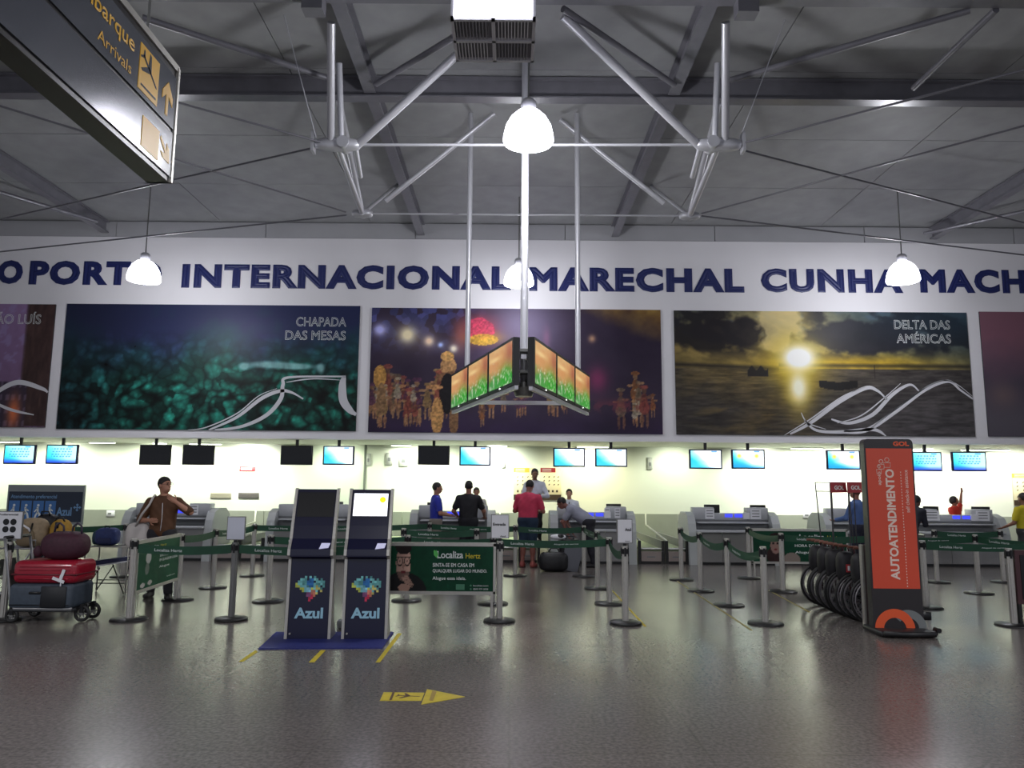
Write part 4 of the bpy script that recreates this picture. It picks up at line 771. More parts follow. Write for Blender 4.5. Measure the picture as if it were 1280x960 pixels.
# floor tape
def decal(name, label, P, m_, cat='floor marking', h=.003):
    g = MB(); P = [atZ(*q) for q in P]; g.prism([(q.x, q.y) for q in P], h, (0, 0, 0), (1, 0, 0), (0, 1, 0)); return tag(g.build(name, m_), label, cat)
decal('tape_line', 'yellow floor tape at the left corner of the blue mat', [(299, 826), (303, 826), (352, 792), (346, 792)][:0] or [(299, 827), (304, 827), (322, 815), (319, 813)], yell)
decal('tape_line', 'short yellow floor tape in front of the blue mat, middle one', [(386, 828), (393, 828), (407, 813), (401, 813)], yell)
decal('tape_line', 'longest yellow floor tape slanting right of the lit kiosk', [(469.5, 828), (475, 828), (502, 792), (497, 792)], yell)
decal('tape_line', 'thin worn yellow tape below the post with the smaller white sign', [(805, 783), (808, 783), (766, 738), (764.5, 738)], yell)
decal('tape_line', 'long thin worn yellow tape along the diagonal belt posts', [(938, 788), (941, 788), (845, 725), (843.5, 725)], mat('worn_tape', (150, 140, 80), .6))
decal('tape_line', 'thin worn yellow tape under the posts of the right banner', [(1010, 765), (1013, 765), (962, 738), (960, 738)], mat('worn_tape', (150, 140, 80), .6))
def cp(x, y): return (300+x/3.765, 760+y/3.765)
at = thing('floor_arrow', 'yellow floor arrow pointing right with a small plane symbol', 'floor marking', atZ(525, 871))
def sub(P, m_, nm, z0, h):
    g = MB(); P = [atZ(*cp(*q))-at.location for q in P]; g.prism([(q.x, q.y) for q in P], h, (0, 0, z0), (1, 0, 0), (0, 1, 0)); g.build(nm, m_, at)
sub([(658, 437), (676, 398), (868, 400), (853, 437)], yell, 'shaft', 0, .003); sub([(880, 384), (1058, 419), (853, 455)], yell, 'arrow_head', 0, .004)
br = mat('brown_stripe', (86, 60, 40), .6); sub([(702, 436), (718, 398), (729, 398), (713, 436)], br, 'dark_stripe', .003, .002); sub([(890, 437), (905, 392), (925, 397), (908, 440)], mat('ochre_stripe', (150, 124, 50), .6), 'ochre_stripe', .004, .002)
g = MB(); q = atZ(*cp(792, 416))-at.location; plane_icon(g, q.x, q.y, .17, -.15, .002, (0, 0, .003), (1, 0, 0), (0, 1, 0)); g.build('plane_symbol', br, at)
# ============================================================ orange totem
a = atZ(1093, 794); b = atZ(1165, 794); W = .58; zt_ = atY(1112, 548, a.y).z
t = thing('orange_totem', 'tall black and orange totem reading AUTOATENDIMENTO beside the wheelchairs', 'sign', ((a.x+b.x)/2, a.y+.1, 0), -.03); H = zt_; r = .05
P = [(-W/2, .03), (W/2, .03)]+[(W/2-r+r*math.cos(q), H-r+r*math.sin(q)) for q in np.linspace(0, PI/2, 5)]+[(-W/2+r+r*math.cos(q), H-r+r*math.sin(q)) for q in np.linspace(PI/2, PI, 5)]
tb = mat('totem_black', (44, 40, 42), .4); MB().prism(P, .12, (0, .12, 0)).build('body', tb, t)
oz0, oz1 = atY(1120, 736, a.y+.08).z, atY(1112, 560.5, a.y+.08).z; e = (0, 0, 0)
MB().box(-W/2+.02, W/2-.02, -.004, .0, oz0, oz1).build('orange_panel', orange, t); OH = oz1-oz0
g = MB(); R_, U_ = (0, 0, 1), (-1, 0, 0)
tpm = mat('totem_print', (240, 214, 200), .6)
g.text('AUTOATENDIMENTO', (.045, -.004, oz0+.10), 1.29, .105, R_, U_, t=.003, bold=.035); g.build('main_lettering', tpm, t); g = MB(); g.text('apoio', (-.10, -.004, oz0+1.20), .16, .05, R_, U_, t=.003, bold=.012); g.build('small_lettering', tpm, t); g = MB(); g.text('self check-in assistance', (.205, -.004, oz0+.88), .50, .045, R_, U_, t=.003); g.build('small_lettering', tpm, t); g = MB()
for i in range(40): g.box(.12, .128, -.008, -.004, oz0+.02+i*.034, oz0+.035+i*.034)
g.build('dotted_line', tpm, t, kind='stuff'); g = MB()
for cx, cz, s in ((-.10, 1.45, 1), (-.03, 1.47, 1.15), (-.13, 1.39, .8)):
    n = 14; pts = [(cx+.022*s*math.cos(q), -.007, oz0+cz+.03+.022*s*math.sin(q)) for q in np.linspace(0, 2*PI, n, endpoint=False)]; g.tube(pts, .004, 4, True)
    g.tube([(cx-.03*s, -.007, oz0+cz-.06), (cx-.035*s, -.007, oz0+cz-.005), (cx+.035*s, -.007, oz0+cz-.005), (cx+.03*s, -.007, oz0+cz-.06)], .004, 4, True)
g.build('person_icons', tpm, t)
def gol_logo(mb, O, w_, h_, R=(1, 0, 0), U=(0, 0, 1), bold=.05): mb.text('GOL', O, w_, h_, R, U, t=.003, bold=bold)
g = MB(); g.text('GOL', (.055, 0, H-.085), .19, .055, t=.003, outline=.05); g.build('totem_logo', orangel, t)
def ring(mb, cx, cz, r0, r1, a0, a1, t_):
    q = np.linspace(a0, a1, 22); mb.prism([(cx+r1*math.cos(x), cz+r1*math.sin(x)) for x in q]+[(cx+r0*math.cos(x), cz+r0*math.sin(x)) for x in q[::-1]], t_)
g = MB(); ring(g, .11, .06, .12, .21, 0.02, PI-.7, .003); g.build('grey_arc', mat('totem_grey', (120, 124, 124), .5), t); g = MB(); ring(g, -.045, .05, .13, .23, .0, PI, .006); g.build('orange_arc', orangel, t)
MB().rbox((0, .0, .035), (W+.06, .5, .06), .02, 2).build('base_plate', mat('totem_base', (28, 28, 30), .45), t); MB().tube([(-.3, -.28, .05), (0, -.32, .05), (.26, -.28, .05), (.30, -.24, .06)], .03).build('base_bumper', mat('totem_base', (28, 28, 30), .45), t); MB().cyl((.31, -.29, .09), (.31, -.2, .09), .028).build('base_knob', dark, t)
a = atZ(1084, 784); t = thing('wooden_post_panel', 'narrow brown grey upright panel between the wheelchairs and orange totem', 'panel', (a.x+.06, a.y+.02, 0))
MB().box(-.05, .08, 0, .05, 0, .98).build('board', mat('brown_grey_board', (112, 92, 90), .5), t); MB().box(-.075, -.05, -.01, .06, 0, .98).build('silver_edge', alu, t)
# ============================================================ bag sizers
rods = mat('thin_black_rod', (30, 28, 32), .4)
for x0, x1, Y, l, k in ((1019, 1057, 11.3, 'left thin wire bag sizer with small red header behind the wheelchairs', 0), (1058, 1079, 11.2, 'right thin wire bag sizer with small red header beside the totem', 1)):
    a = atY(x0, 603, Y); b = atY(x1, 603, Y); W = b.x-a.x; H = a.z; t = thing('bag_sizer', l, 'bag sizer', (a.x, Y, 0), 0, 'wire bag sizers')
    hw = .235; fx = W-hw if k == 0 else 0
    for x, xb in ((0 if k == 0 else .02, .1), (W-hw if k == 0 else W*.4, (W-hw)+.02 if k == 0 else W*.45)): MB().tube([(x, 0, H), (xb, 0, .0)], .009).build('front_rod', rods, t)
    MB().tube([(fx+.02, .0, H-.12), (fx+.14, .3, .4), (fx+.14, .3, 0)], .009).build('rear_rod', rods, t); MB().tube([(0.02, .3, 0), (.02, .3, .5), (fx+.14, .3, .5)], .009).build('rear_rod', rods, t)
    for z in (H, H-.13, .5): MB().tube([(0, 0, z), (W if z > .6 else fx+.03, 0, z)], .007).build('cross_rod', rods, t)
    MB().tube([(.03, 0, .03), (.03, .3, .03), (fx+.14, .3, .03), (fx+.04, 0, .03), (.03, 0, .03)], .009).build('base_frame', rods, t)
    hd = MB().prism([(fx, H-.15), (fx+hw, H-.145), (fx+hw-.01, H), (fx, H)], .02, (0, -.012, 0)).build('header_plate', red, t)
    g = MB(); g.text('GOL', (fx+.05, -.032, H-.105), .14, .06, bold=.02); g.build('header_lettering', lwhite, hd)
# ============================================================ wheelchairs
frame_m = mat('wheelchair_frame', (58, 24, 30), .35, .4); rim_m = mat('wheel_rim', (150, 146, 150), .3, .7); cloth = mat('black_nylon', (20, 18, 24), .6, noise=.2, nscale=14); bsm = mat('bright_spoke', (120, 120, 124), .3, .7)
def wheelchair(loc, rz, label):
    t = thing('folded_wheelchair', label, 'wheelchair', loc, rz, 'row of folded wheelchairs'); h = .125
    for s in (-1, 1):
        x = s*h; wv = MB().torus((x, 0, .30), (1, 0, 0), .285, .017, 32, 8).build('rear_wheel', rubber, t)
        MB().torus((x, 0, .30), (1, 0, 0), .262, .008, 32, 6).build('rim', rim_m, wv); MB().torus((x+s*.028, 0, .30), (1, 0, 0), .24, .008, 32, 6).build('hand_rim', rim_m, wv)
        g = MB()
        for i in range(18): q = 2*PI*i/18; g.cyl((x, 0, .30), (x, .262*math.cos(q), .30+.262*math.sin(q)), .0022, n=4, caps=False)
        g.build('spokes', bsm, wv, kind='stuff'); MB().cyl((x-.02, 0, .30), (x+.02, 0, .30), .03).build('hub', dark, wv)
        fr_ = MB(); x = s*(h-.045)
        fr_.tube([(x, -.14, .93), (x, -.02, .92), (x, 0, .86), (x, .0, .22), (x, .40, .20)], .011); fr_.tube([(x, .0, .50), (x, .42, .50), (x, .50, .32), (x, .58, .14)], .011); fr_.tube([(x, .0, .72), (x, .28, .72), (x, .33, .66), (x, .33, .50)], .011); fr_.tube([(x, .40, .50), (x, .40, .18)], .011)
        fr_.build('side_frame', frame_m, t)
        MB().cyl((x, -.2, .93), (x, -.08, .93), .017).build('push_handle', mat('handle_grip', (110, 66, 50), .5), t)
        MB().rbox((x, .15, .735), (.045, .26, .03), .01, 1).build('armrest', cloth, t)
        c_ = MB().torus((x, .42, .085), (1, 0, 0), .07, .016, 18, 6).build('caster_wheel', rubber, t); MB().tube([(x+.03, .42, .085), (x+.03, .42, .16), (x, .40, .2)], .009).build('caster_fork', rim_m, c_)
        MB().rbox((x, .64, .11), (.03, .16, .1), .01, 1).build('footplate', dark, t)
    MB().rbox((0, .02, .72), (.13, .03, .36), .01, 1).build('backrest', cloth, t); MB().prism([(-.08, .49), (.0, .62), (.08, .49), (0, .56)], .40, (0, .40, 0)).build('folded_seat', cloth, t)
    g = MB(); g.tube([(-h+.05, .1, .22), (h-.05, .1, .48)], .009); g.tube([(h-.05, .1, .22), (-h+.05, .1, .48)], .009); g.build('cross_brace', frame_m, t)
    MB().ell((.0, -.08, .66), (.11, .12, .20), e=.65).build('hanging_bag', cloth, t)
    return t
od = ['nearest folded wheelchair of the row beside the orange totem', 'second nearest folded wheelchair of the row', 'middle folded wheelchair of the row of five', 'fourth folded wheelchair from the totem, second farthest', 'farthest folded wheelchair of the row, its footplate showing at left']
for i, (Y, ex) in enumerate(((9.68, 1056), (10.02, 1038), (10.36, 1025), (10.7, 1015), (11.04, 1005))):
    X = atY(ex, 740, Y).x+.30; t = wheelchair((X, Y, 0), -PI/2, od[i])
    if i == 1:
        g = MB(); g.box(.112, .118, -.13, -.04, .60, .70); g.build('white_bag_tag', mat('tag_red', (170, 50, 54), .5), t); MB().box(.118, .122, -.11, -.06, .62, .68).build('tag_mark', white, t)
# ============================================================ luggage at the left
def pxbox(x0, x1, yt, yb, Y):
    a = atY(x0, yb, Y); b = atY(x1, yt, Y); return a.x, b.x, a.z, b.z
def trolley(X, Y, W, label, basket=True, bz=.79):
    t = thing('luggage_trolley', label, 'trolley', (X, Y, 0), 0, 'luggage trolleys'); tb = mat('trolley_tube', (150, 150, 152), .35, .6)
    MB().rbox((W/2, 0, .15), (W, .5, .035), .012, 1).build('deck', mat('trolley_deck', (60, 62, 64), .4, .3), t)
    for y in (-.24, .24): MB().tube([(W, y, .17), (.05, y, .17), (0, y, .24), (-.08, y, .7), (-.14, y, 1.0)], .016).build('side_tube', tb, t)
    MB().tube([(-.14, -.24, 1.0), (-.14, .24, 1.0)], .02).build('push_bar', dark, t)
    MB().obox((-.07, 0, .5), .02, .44, .22, Matrix.Rotation(-.16, 3, 'Y')).build('back_plate', alud, t)
    for x, y, r in ((.02, -.22, .085), (.02, .22, .085), (W+.06, -.12, .10), (W+.06, .12, .10)):
        wv = MB().torus((x, y, r), (0, 1, 0), r-.02, .02, 22, 7).build('wheel', rubber, t); g = MB().cyl((x, y-.018, r), (x, y+.018, r), .022)
        for i in range(6): q = PI*i/3; g.cyl((x, y, r), (x+(r-.02)*math.cos(q), y, r+(r-.02)*math.sin(q)), .009, n=5)
        g.build('wheel_hub', alud, wv); MB().obox((x, y, r+.06), .04, .05, .1).build('fork', dark, wv)
    MB().tube([(W-.05, 0, .16), (W+.06, 0, .2), (W+.06, 0, .12)], .02).build('front_arm', dark, t)
    if basket:
        MB().rbox((.2, 0, bz-.012), (.52, .42, .022), .008, 1).build('basket_floor', tb, t)
        for y in (-.2, .2): MB().tube([(-.1, y, bz-.01), (.44, y, bz-.01), (.44, y, bz+.1), (-.1, y, bz+.1)], .01).build('basket_rail', tb, t)
        for y in (-.2, .2): MB().tube([(.42, y, bz), (.05, y, .2)], .012).build('basket_strut', tb, t)
    return t
Yc = 9.5; x0, x1, z0, z1 = pxbox(26, 106, 730, 760, Yc)
trolley(x0+.02, Yc, x1-x0-.02, 'luggage trolley under the red and grey suitcases at left', False)
gs = thing('grey_suitcase', 'dark slate grey suitcase lying on the trolley, under the red one', 'suitcase', ((x0+x1)/2, Yc-.02, .168)); W = x1-x0; H = .29; sg = mat('slate_fabric', (62, 72, 84), .6, noise=.15, nscale=20)
MB().rbox((0, 0, H/2), (W, .5, H), .05, 3).build('shell', sg, gs); MB().rbox((-.06, -.255, .19), (.14, .02, .03), .008, 1).build('carry_handle', dark, gs); MB().rbox((W*.22, -.255, H/2), (W*.4, .02, H*.85), .008, 1).build('dark_pocket', mat('slate_dark', (30, 32, 36), .6), gs); MB().tube([(-W*.47, -.255, .05), (W*.47, -.255, .05)], .005).build('zip', dark, gs)
rs_ = thing('red_suitcase', 'red hard shell suitcase lying on the grey suitcase', 'suitcase', ((x0+x1)/2+.02, Yc-.02, .46)); W2 = .78; H2 = .27; rm = mat('red_shell', (152, 18, 42), .32, coat=.3)
MB().rbox((0, 0, H2/2), (W2, .48, H2), .075, 4).build('shell', rm, rs_); MB().rbox((0, 0, H2*.40), (W2+.01, .49, .022), .008, 1).build('zip_band', mat('dark_red', (84, 10, 26), .4), rs_)
for z in (.16, .2, .06): MB().tube([(-W2*.38, -.243, z), (W2*.4, -.243, z)], .006).build('shell_rib', rm, rs_)
g = MB(); g.obox((.23, -.252, .11), .035, .012, .13, Matrix.Rotation(.3, 3, 'Y')).obox((.19, -.255, .05), .15, .01, .035, Matrix.Rotation(.35, 3, 'Y')).obox((.22, -.25, .0), .012, .008, .12); g.build('white_tag', white, rs_)
a, b, c_, d_ = pxbox(55, 109, 669, 706, Yc); mb_ = thing('maroon_duffel', 'rounded maroon duffel bag with loop handles on the red suitcase', 'bag', ((a+b)/2, Yc, .73)); mm = mat('maroon_cloth', (62, 26, 42), .7, noise=.2, nscale=25)
MB().ell((0, 0, .165), ((b-a)/2+.02, .2, .175), e=.75, nu=24, nv=14).build('body', mm, mb_)
for x in (-.08, .14): MB().tube([(x-.06, -.03, .31), (x-.05, -.03, .40), (x, -.03, .44), (x+.05, -.03, .40), (x+.06, -.03, .31)], .013).build('loop_handle', mat('dark_purple', (54, 44, 62), .6), mb_)
MB().tube([(-.24, -.03, .25), (-.1, -.05, .335), (.1, -.05, .335), (.24, -.03, .25)], .006).build('zip', dark, mb_)
MB().ell((-.27, -.1, .10), (.06, .05, .07)).build('end_pocket', mm, mb_)
Yt = 10.7; a, b, c_, d_ = pxbox(14, 56, 648, 683, Yt); trolley(a+.02, Yt, .85, 'empty lower trolley behind, its basket holding the tan backpack', True, c_)
g = MB(); tp = thing('tan_backpack', 'tan backpack with white handle on the rear trolley basket', 'backpack', (a+.32, Yt-.04, c_+.0)); tan = mat('tan_canvas', (148, 130, 104), .75, noise=.2, nscale=18)
MB().ell((0, 0, .2), (.2, .13, .2), e=.7, nu=22, nv=12).build('body', tan, tp); MB().ell((-.03, -.12, .13), (.13, .06, .12), e=.7).build('front_pocket', mat('tan_dark', (118, 102, 78), .75), tp); MB().tube([(-.18, -.1, .14), (-.16, -.15, .27), (-.06, -.17, .31), (.03, -.17, .26), (.05, -.14, .2)], .014).build('white_handle', white, tp)
for x in (-.1, .05): MB().tube([(x, -.13, .03), (x, -.17, .16), (x, -.12, .33)], .01).build('strap', dark, tp)
mbg = thing('mustard_bag', 'mustard yellow soft bag beside the tan backpack', 'bag', (a+.66, Yt+.03, c_-.0)); mus = mat('mustard_cloth', (168, 128, 44), .75, noise=.15, nscale=16); MB().ell((0, 0, .19), (.14, .12, .19), e=.8, nu=20, nv=12).build('body', mus, mbg); MB().tube([(-.07, -.05, .34), (-.04, -.06, .40), (.04, -.06, .40), (.07, -.05, .34)], .012).build('handle', dark, mbg); MB().rbox((-.0, -.115, .3), (.05, .02, .09), .008, 1).build('dark_clip', dark, mbg)
MB().rbox((a+.66, Yt+.03, c_-.012), (.3, .26, .02), .006, 1).build('basket_extension', alud) if False else None
kb = thing('black_bag', 'black domed bag behind the tan backpack', 'bag', (a+.26, Yt+.36, 0.0)); MB().ell((0, 0, 1.02), (.19, .12, .2), e=.85, nu=20, nv=12).build('body', cloth, kb); MB().rbox((0, 0, .44), (.34, .22, .86), .05, 2).build('lower_case', cloth, kb); MB().tube([(-.06, -.06, 1.19), (-.05, -.08, 1.25), (.05, -.08, 1.25), (.06, -.06, 1.19)], .011).build('handle', dark, kb)
# low bench with rack
Yb = 11.6; a, b, c_, d_ = pxbox(104, 160, 684, 709, Yb); t = thing('folding_bench', 'low folding bench with dark blue slanted top and thin crossed legs', 'bench', (a, Yb, 0)); W = b-a
MB().prism([(0, c_+.0), (W, c_+.10), (W, c_+.16), (0, c_+.07)], .45, (0, .45, 0)).build('blue_top', mat('bench_blue', (44, 48, 84), .6), t); MB().prism([(0, c_-.02), (W, c_+.08), (W, c_+.10), (0, c_)], .46, (0, .455, 0)).build('white_edge', white, t)
for y in (.02, .42):
    MB().tube([(.0, y, 0.01), (.24, y, c_-.01)], .009).build('crossed_leg', dark, t); MB().tube([(W-.02, y, 0.01), (W-.22, y, c_+.04)], .009).build('crossed_leg', dark, t); MB().tube([(.0, y, .17), (W, y, .17)], .007).build('lower_rod', dark, t)
    MB().tube([(.0, y, .01), (.0, y, d_), (W, y, d_), (W, y, .01)], .013).build('rack_frame', alu, t)
MB().box(0.01, W-.25, .02, .42, d_-.002, d_+.012).build('rack_shelf', alud, t)
bb = thing('blue_backpack', 'blue backpack standing on the bench rack behind the maroon duffel', 'backpack', (a+.2, Yb+.2, d_+.014)); bl_ = mat('blue_canvas', (44, 58, 110), .7, noise=.15, nscale=18)
MB().ell((.03, 0, .13), (.17, .12, .135), e=.6, nu=22, nv=12).build('body', bl_, bb); MB().rbox((.03, -.12, .07), (.22, .03, .09), .015, 2).build('front_pocket', mat('blue_canvas_d', (34, 42, 84), .7), bb); MB().tube([(0, -.04, .25), (.0, -.05, .29), (.07, -.05, .29), (.07, -.04, .25)], .01).build('handle', dark, bb)
MB().ell((-.14, .03, .11), (.06, .1, .11), e=.7).build('side_pouch', mat('teal_canvas', (36, 66, 84), .7), bb)
# information board
Yp = 13.6; a, b, c_, d_ = pxbox(6, 106, 606.5, 654, Yp); t = thing('information_board', 'navy priority service board with four pictogram squares, at left', 'sign', (a, Yp, 0)); W = b-a
MB().box(0, W, 0, .05, c_-.02, d_).build('frame', mat('board_grey', (132, 138, 138), .4), t); MB().box(.03, W-.02, -.008, 0, c_+.03, d_-.12).build('panel', mat('board_navy', (20, 34, 54), .35), t); H = d_-c_
for x in (.1, W-.14): MB().box(x, x+.04, .01, .05, 0, c_-.02).build('stand_leg', alud, t)
MB().box(0, W, -.15, .2, 0, .02).build('stand_base', bdark, t)
g = MB(); g.text('Atendimento preferencial', (.07, -.008, c_+H*.62), W*.60, .085, bold=.01); g.text('Azul', (W*.66, -.008, c_+H*.20), W*.2, .15, bold=.03); g.build('board_lettering', mat('board_text', (110, 150, 190), .5), t)
for i in range(4):
    x = .05+i*.215; q = MB().box(x, x+.19, -.012, -.008, c_+.06, c_+.40).build('pictogram_square', mat('picto_blue', (60, 110, 170), .4), t); g = MB(); O = (x+.095, -.012, c_+.2)
    g.circle((0, .12), .022, .003, O); g.ribbon([(-.01, .09), (.0, 0), (.03, -.03), (.05, -.11)], [.035]*4, .003, O); g.ribbon([(.0, 0), (-.03, -.05), (-.05, -.11)], [.03]*3, .003, O); g.ribbon([(-.01, .07), (-.06, .0) if i % 2 == 0 else (.05, .02)], [.02]*2, .003, O); g.build('figure', lwhite, q)
g = MB()
for i in range(3):
    for j in range(3):
        if abs(i-1)+abs(j-1) < 2: g.obox((W*.93+(i-1)*.045, -.012, c_+H*.42+(j-1)*.045), .035, .006, .035, Matrix.Rotation(PI/4, 3, 'Y'))
g.build('diamond_mark', mat('board_text', (110, 150, 190), .5), t)
# ============================================================ people: one smooth surface each, from joined tapered limbs
def V3(*a): return np.array(a, float)
def cap(p, a, b, ra, rb):
    ab = b-a; t = np.clip(((p-a)@ab)/max(ab@ab, 1e-9), 0, 1); return np.linalg.norm(p-(a+t[:, None]*ab), axis=1)-(ra+(rb-ra)*t)
def elps(p, c, r, M=None):
    q = p-c
    if M is not None: q = q@M
    k0 = np.linalg.norm(q/r, axis=1); k1 = np.linalg.norm(q/(r*r), axis=1); return k0*(k0-1)/np.maximum(k1, 1e-6)
def smin(a, b, k): h = np.maximum(k-np.abs(a-b), 0)/k; return np.minimum(a, b)-h*h*k*.25
def union(ds, k):
    r = ds[0]
    for d in ds[1:]: r = smin(r, d, k)
    return r
def nets(f, lo, hi, h):
    lo, hi = np.array(lo), np.array(hi); n = np.ceil((hi-lo)/h).astype(int)+1
    ax = [lo[i]+h*np.arange(n[i]) for i in range(3)]; G = np.stack(np.meshgrid(*ax, indexing='ij'), -1).reshape(-1, 3)
    D = f(G).reshape(n); S = D < 0; m = [k-1 for k in n]; cnt = np.zeros(m); pos = np.zeros(m+[3])
    cor = [(i, j, k) for i in (0, 1) for j in (0, 1) for k in (0, 1)]
    sl = lambda c: tuple(slice(c[i], c[i]+m[i]) for i in range(3))
    for a in cor:
        for d in range(3):
            if a[d]: continue
            b = list(a); b[d] = 1; A, B = D[sl(a)], D[sl(b)]; X = (A < 0) != (B < 0); t = np.where(X, A/np.where(X, A-B, 1), 0)
            for q in range(3): pos[..., q] += X*(a[q]+(t if q == d else 0))
            cnt += X
    act = cnt > 0; idx = -np.ones(m, int); idx[act] = np.arange(act.sum()); ci = np.argwhere(act)
    P = lo+h*(ci+pos[act]/cnt[act][:, None]); F = []
    for d in range(3):
        e1, e2 = [(1, 2), (2, 0), (0, 1)][d]; s0 = [slice(1, None)]*3; s0[d] = slice(0, m[d]); nn = [0]*3
        A = S[tuple(slice(1, m[i]) if i != d else slice(0, m[i]) for i in range(3))]; B = S[tuple(slice(1, m[i]) if i != d else slice(1, m[i]+1) for i in range(3))]
        for flip, X in ((0, A & ~B), (1, ~A & B)):
            c = np.argwhere(X)
            if not len(c): continue
            for i in range(3):
                if i != d: c[:, i] += 1
            q = []
            for o1, o2 in ((-1, -1), (0, -1), (0, 0), (-1, 0)):
                cc = c.copy(); cc[:, e1] += o1; cc[:, e2] += o2; q.append(idx[cc[:, 0], cc[:, 1], cc[:, 2]])
            q = np.stack(q, 1); F.append(q[:, ::-1] if flip else q)
    return P, np.concatenate(F)
def rot(ax, a): return np.array(Matrix.Rotation(a, 3, ax))
def person(label, loc, rz, H=1.72, skin=(150, 104, 84), hair=(22, 18, 18), shirt=(90, 60, 40), pants=(40, 42, 60), lean=0, armL=None, armR=None, sleeve=.9, long_=False, shorts=False, yaw=0, pitch=0, legs=None, fine=.017, build=1.0, shoe=(30, 28, 30), longhair=False, tuck=False, tie=False, glasses=False, handf=True, bald=False, collar=True):
    t = thing('person', label, 'person', loc, rz); s = H/1.75; RL = rot('X', lean); pv = V3(0, 0, .95)
    up = lambda x, y, z: pv+RL@(V3(x, y, z)-pv)
    b_ = build; chest, neck, hc = up(0, 0, 1.30), up(0, 0, 1.47), up(0, -.015, 1.47)+rot('X', lean*.75+pitch)@V3(0, -.01, .165)
    J = {}
    for sd, k in (('L', 1), ('R', -1)):
        J['sh'+sd] = up(k*.185*b_, 0, 1.385); d = (armL if sd == 'L' else armR) or ((k*.25, .03, 1.13), (k*.26, -.07, .89))
        J['el'+sd], J['wr'+sd] = V3(*d[0]), V3(*d[1])
        # keep real arm lengths
        v = J['el'+sd]-J['sh'+sd]; J['el'+sd] = J['sh'+sd]+v/np.linalg.norm(v)*.29
        v = J['wr'+sd]-J['el'+sd]; J['wr'+sd] = J['el'+sd]+v/np.linalg.norm(v)*.255
        J['hip'+sd] = V3(k*.088, 0, .93); L = (legs or {}).get(sd, ((k*.10, -.015, .50), (k*.11, .02, .09)))
        J['kn'+sd], J['an'+sd] = V3(*L[0]), V3(*L[1])
    HM = rot('Z', yaw)@rot('X', lean*.5+pitch)
    def torso(p, g=0, z0=.93):
        return union([cap(p, up(-.062*b_, 0, z0), up(-.083*b_, 0, 1.31), .100*b_+g, .098*b_+g), cap(p, up(.062*b_, 0, z0), up(.083*b_, 0, 1.31), .100*b_+g, .098*b_+g), cap(p, up(0, -.02, 1.02), up(0, 0, 1.25), .105*b_+g, .108*b_+g), cap(p, up(0, .01, 1.43), J['shL'], .052+g, .056+g), cap(p, up(0, .01, 1.43), J['shR'], .052+g, .056+g), cap(p, up(0, .01, 1.38), neck, .08+g*.6, .055+g*.3)], .07)
    def arm(p, sd, g=0, t_=1.0, fore=True):
        d = cap(p, J['sh'+sd], J['sh'+sd]+(J['el'+sd]-J['sh'+sd])*min(t_, 1), .058+g, .058-.016*min(t_, 1)+g)
        return smin(d, cap(p, J['el'+sd], J['wr'+sd], .043+g, .027+g), .02) if fore else d
    def leg(p, sd, g=0, low=1.0, kneeonly=False):
        d = cap(p, J['hip'+sd], J['kn'+sd], .092*b_+g, .058+g)
        if kneeonly: return cap(p, J['hip'+sd], J['hip'+sd]+(J['kn'+sd]-J['hip'+sd])*.95, .092*b_+g, .07+g)
        an = J['kn'+sd]+(J['an'+sd]-J['kn'+sd])*low; return smin(d, smin(cap(p, J['kn'+sd], an, .055+g, .038+g), cap(p, J['kn'+sd]+(an-J['kn'+sd])*.15, J['kn'+sd]+(an-J['kn'+sd])*.5, .055+g, .05+g), .03), .04)
    def foot(p, sd, g=0):
        a = J['an'+sd]; q = p*V3(1, 1, 1); return smin(cap(q, V3(a[0], a[1]+.02, .045), V3(a[0]*1.15, a[1]-.15, .035), .036+g, .030+g), cap(p, V3(a[0], a[1], .05), a, .035+g, .036+g), .03)
    def headf(p):
        q = (p-hc)@HM
        d = smin(elps(q, V3(0, .015, .025), V3(.076, .094, .098)), elps(q, V3(0, -.028, -.045), V3(.054, .062, .068)), .03)
        d = smin(d, cap(q, V3(0, -.082, .012), V3(0, -.105, -.022), .009, .014), .012)
        d = smin(d, elps(q, V3(0, -.086, -.058), V3(.024, .013, .010)), .01); d = smin(d, elps(q, V3(0, -.078, .04), V3(.05, .018, .012)), .015)
        for k in (-1, 1):
            d = np.maximum(d, -(np.linalg.norm(q-V3(k*.031, -.100, .016), axis=1)-.015)); d = smin(d, elps(q, V3(k*.031, -.078, .015), V3(.014, .014, .012)), .004); d = smin(d, elps(q, V3(k*.080, .012, -.003), V3(.010, .020, .031)), .006)
        return smin(d, cap(p, neck, hc+HM@V3(0, .03, -.06), .054, .052), .025)
    mb = MB(); allp = np.array([J[k] for k in J]+[hc, neck]); lo, hi = allp.min(0)-.17, allp.max(0)+.17; lo[2] = -.01
    def addm(f, lo, hi, h, m_=mb): P, Fc = nets(f, lo, hi, h); m_.add([tuple(x*s) for x in P], [tuple(int(i) for i in q) for q in Fc], True)
    addm(lambda p: union([torso(p)]+[arm(p, q) for q in 'LR']+[leg(p, q) for q in 'LR']+[foot(p, q) for q in 'LR'], .03), lo, hi, fine)
    addm(headf, hc-V3(.13, .16, .19), hc+V3(.13, .16, .15), .008)
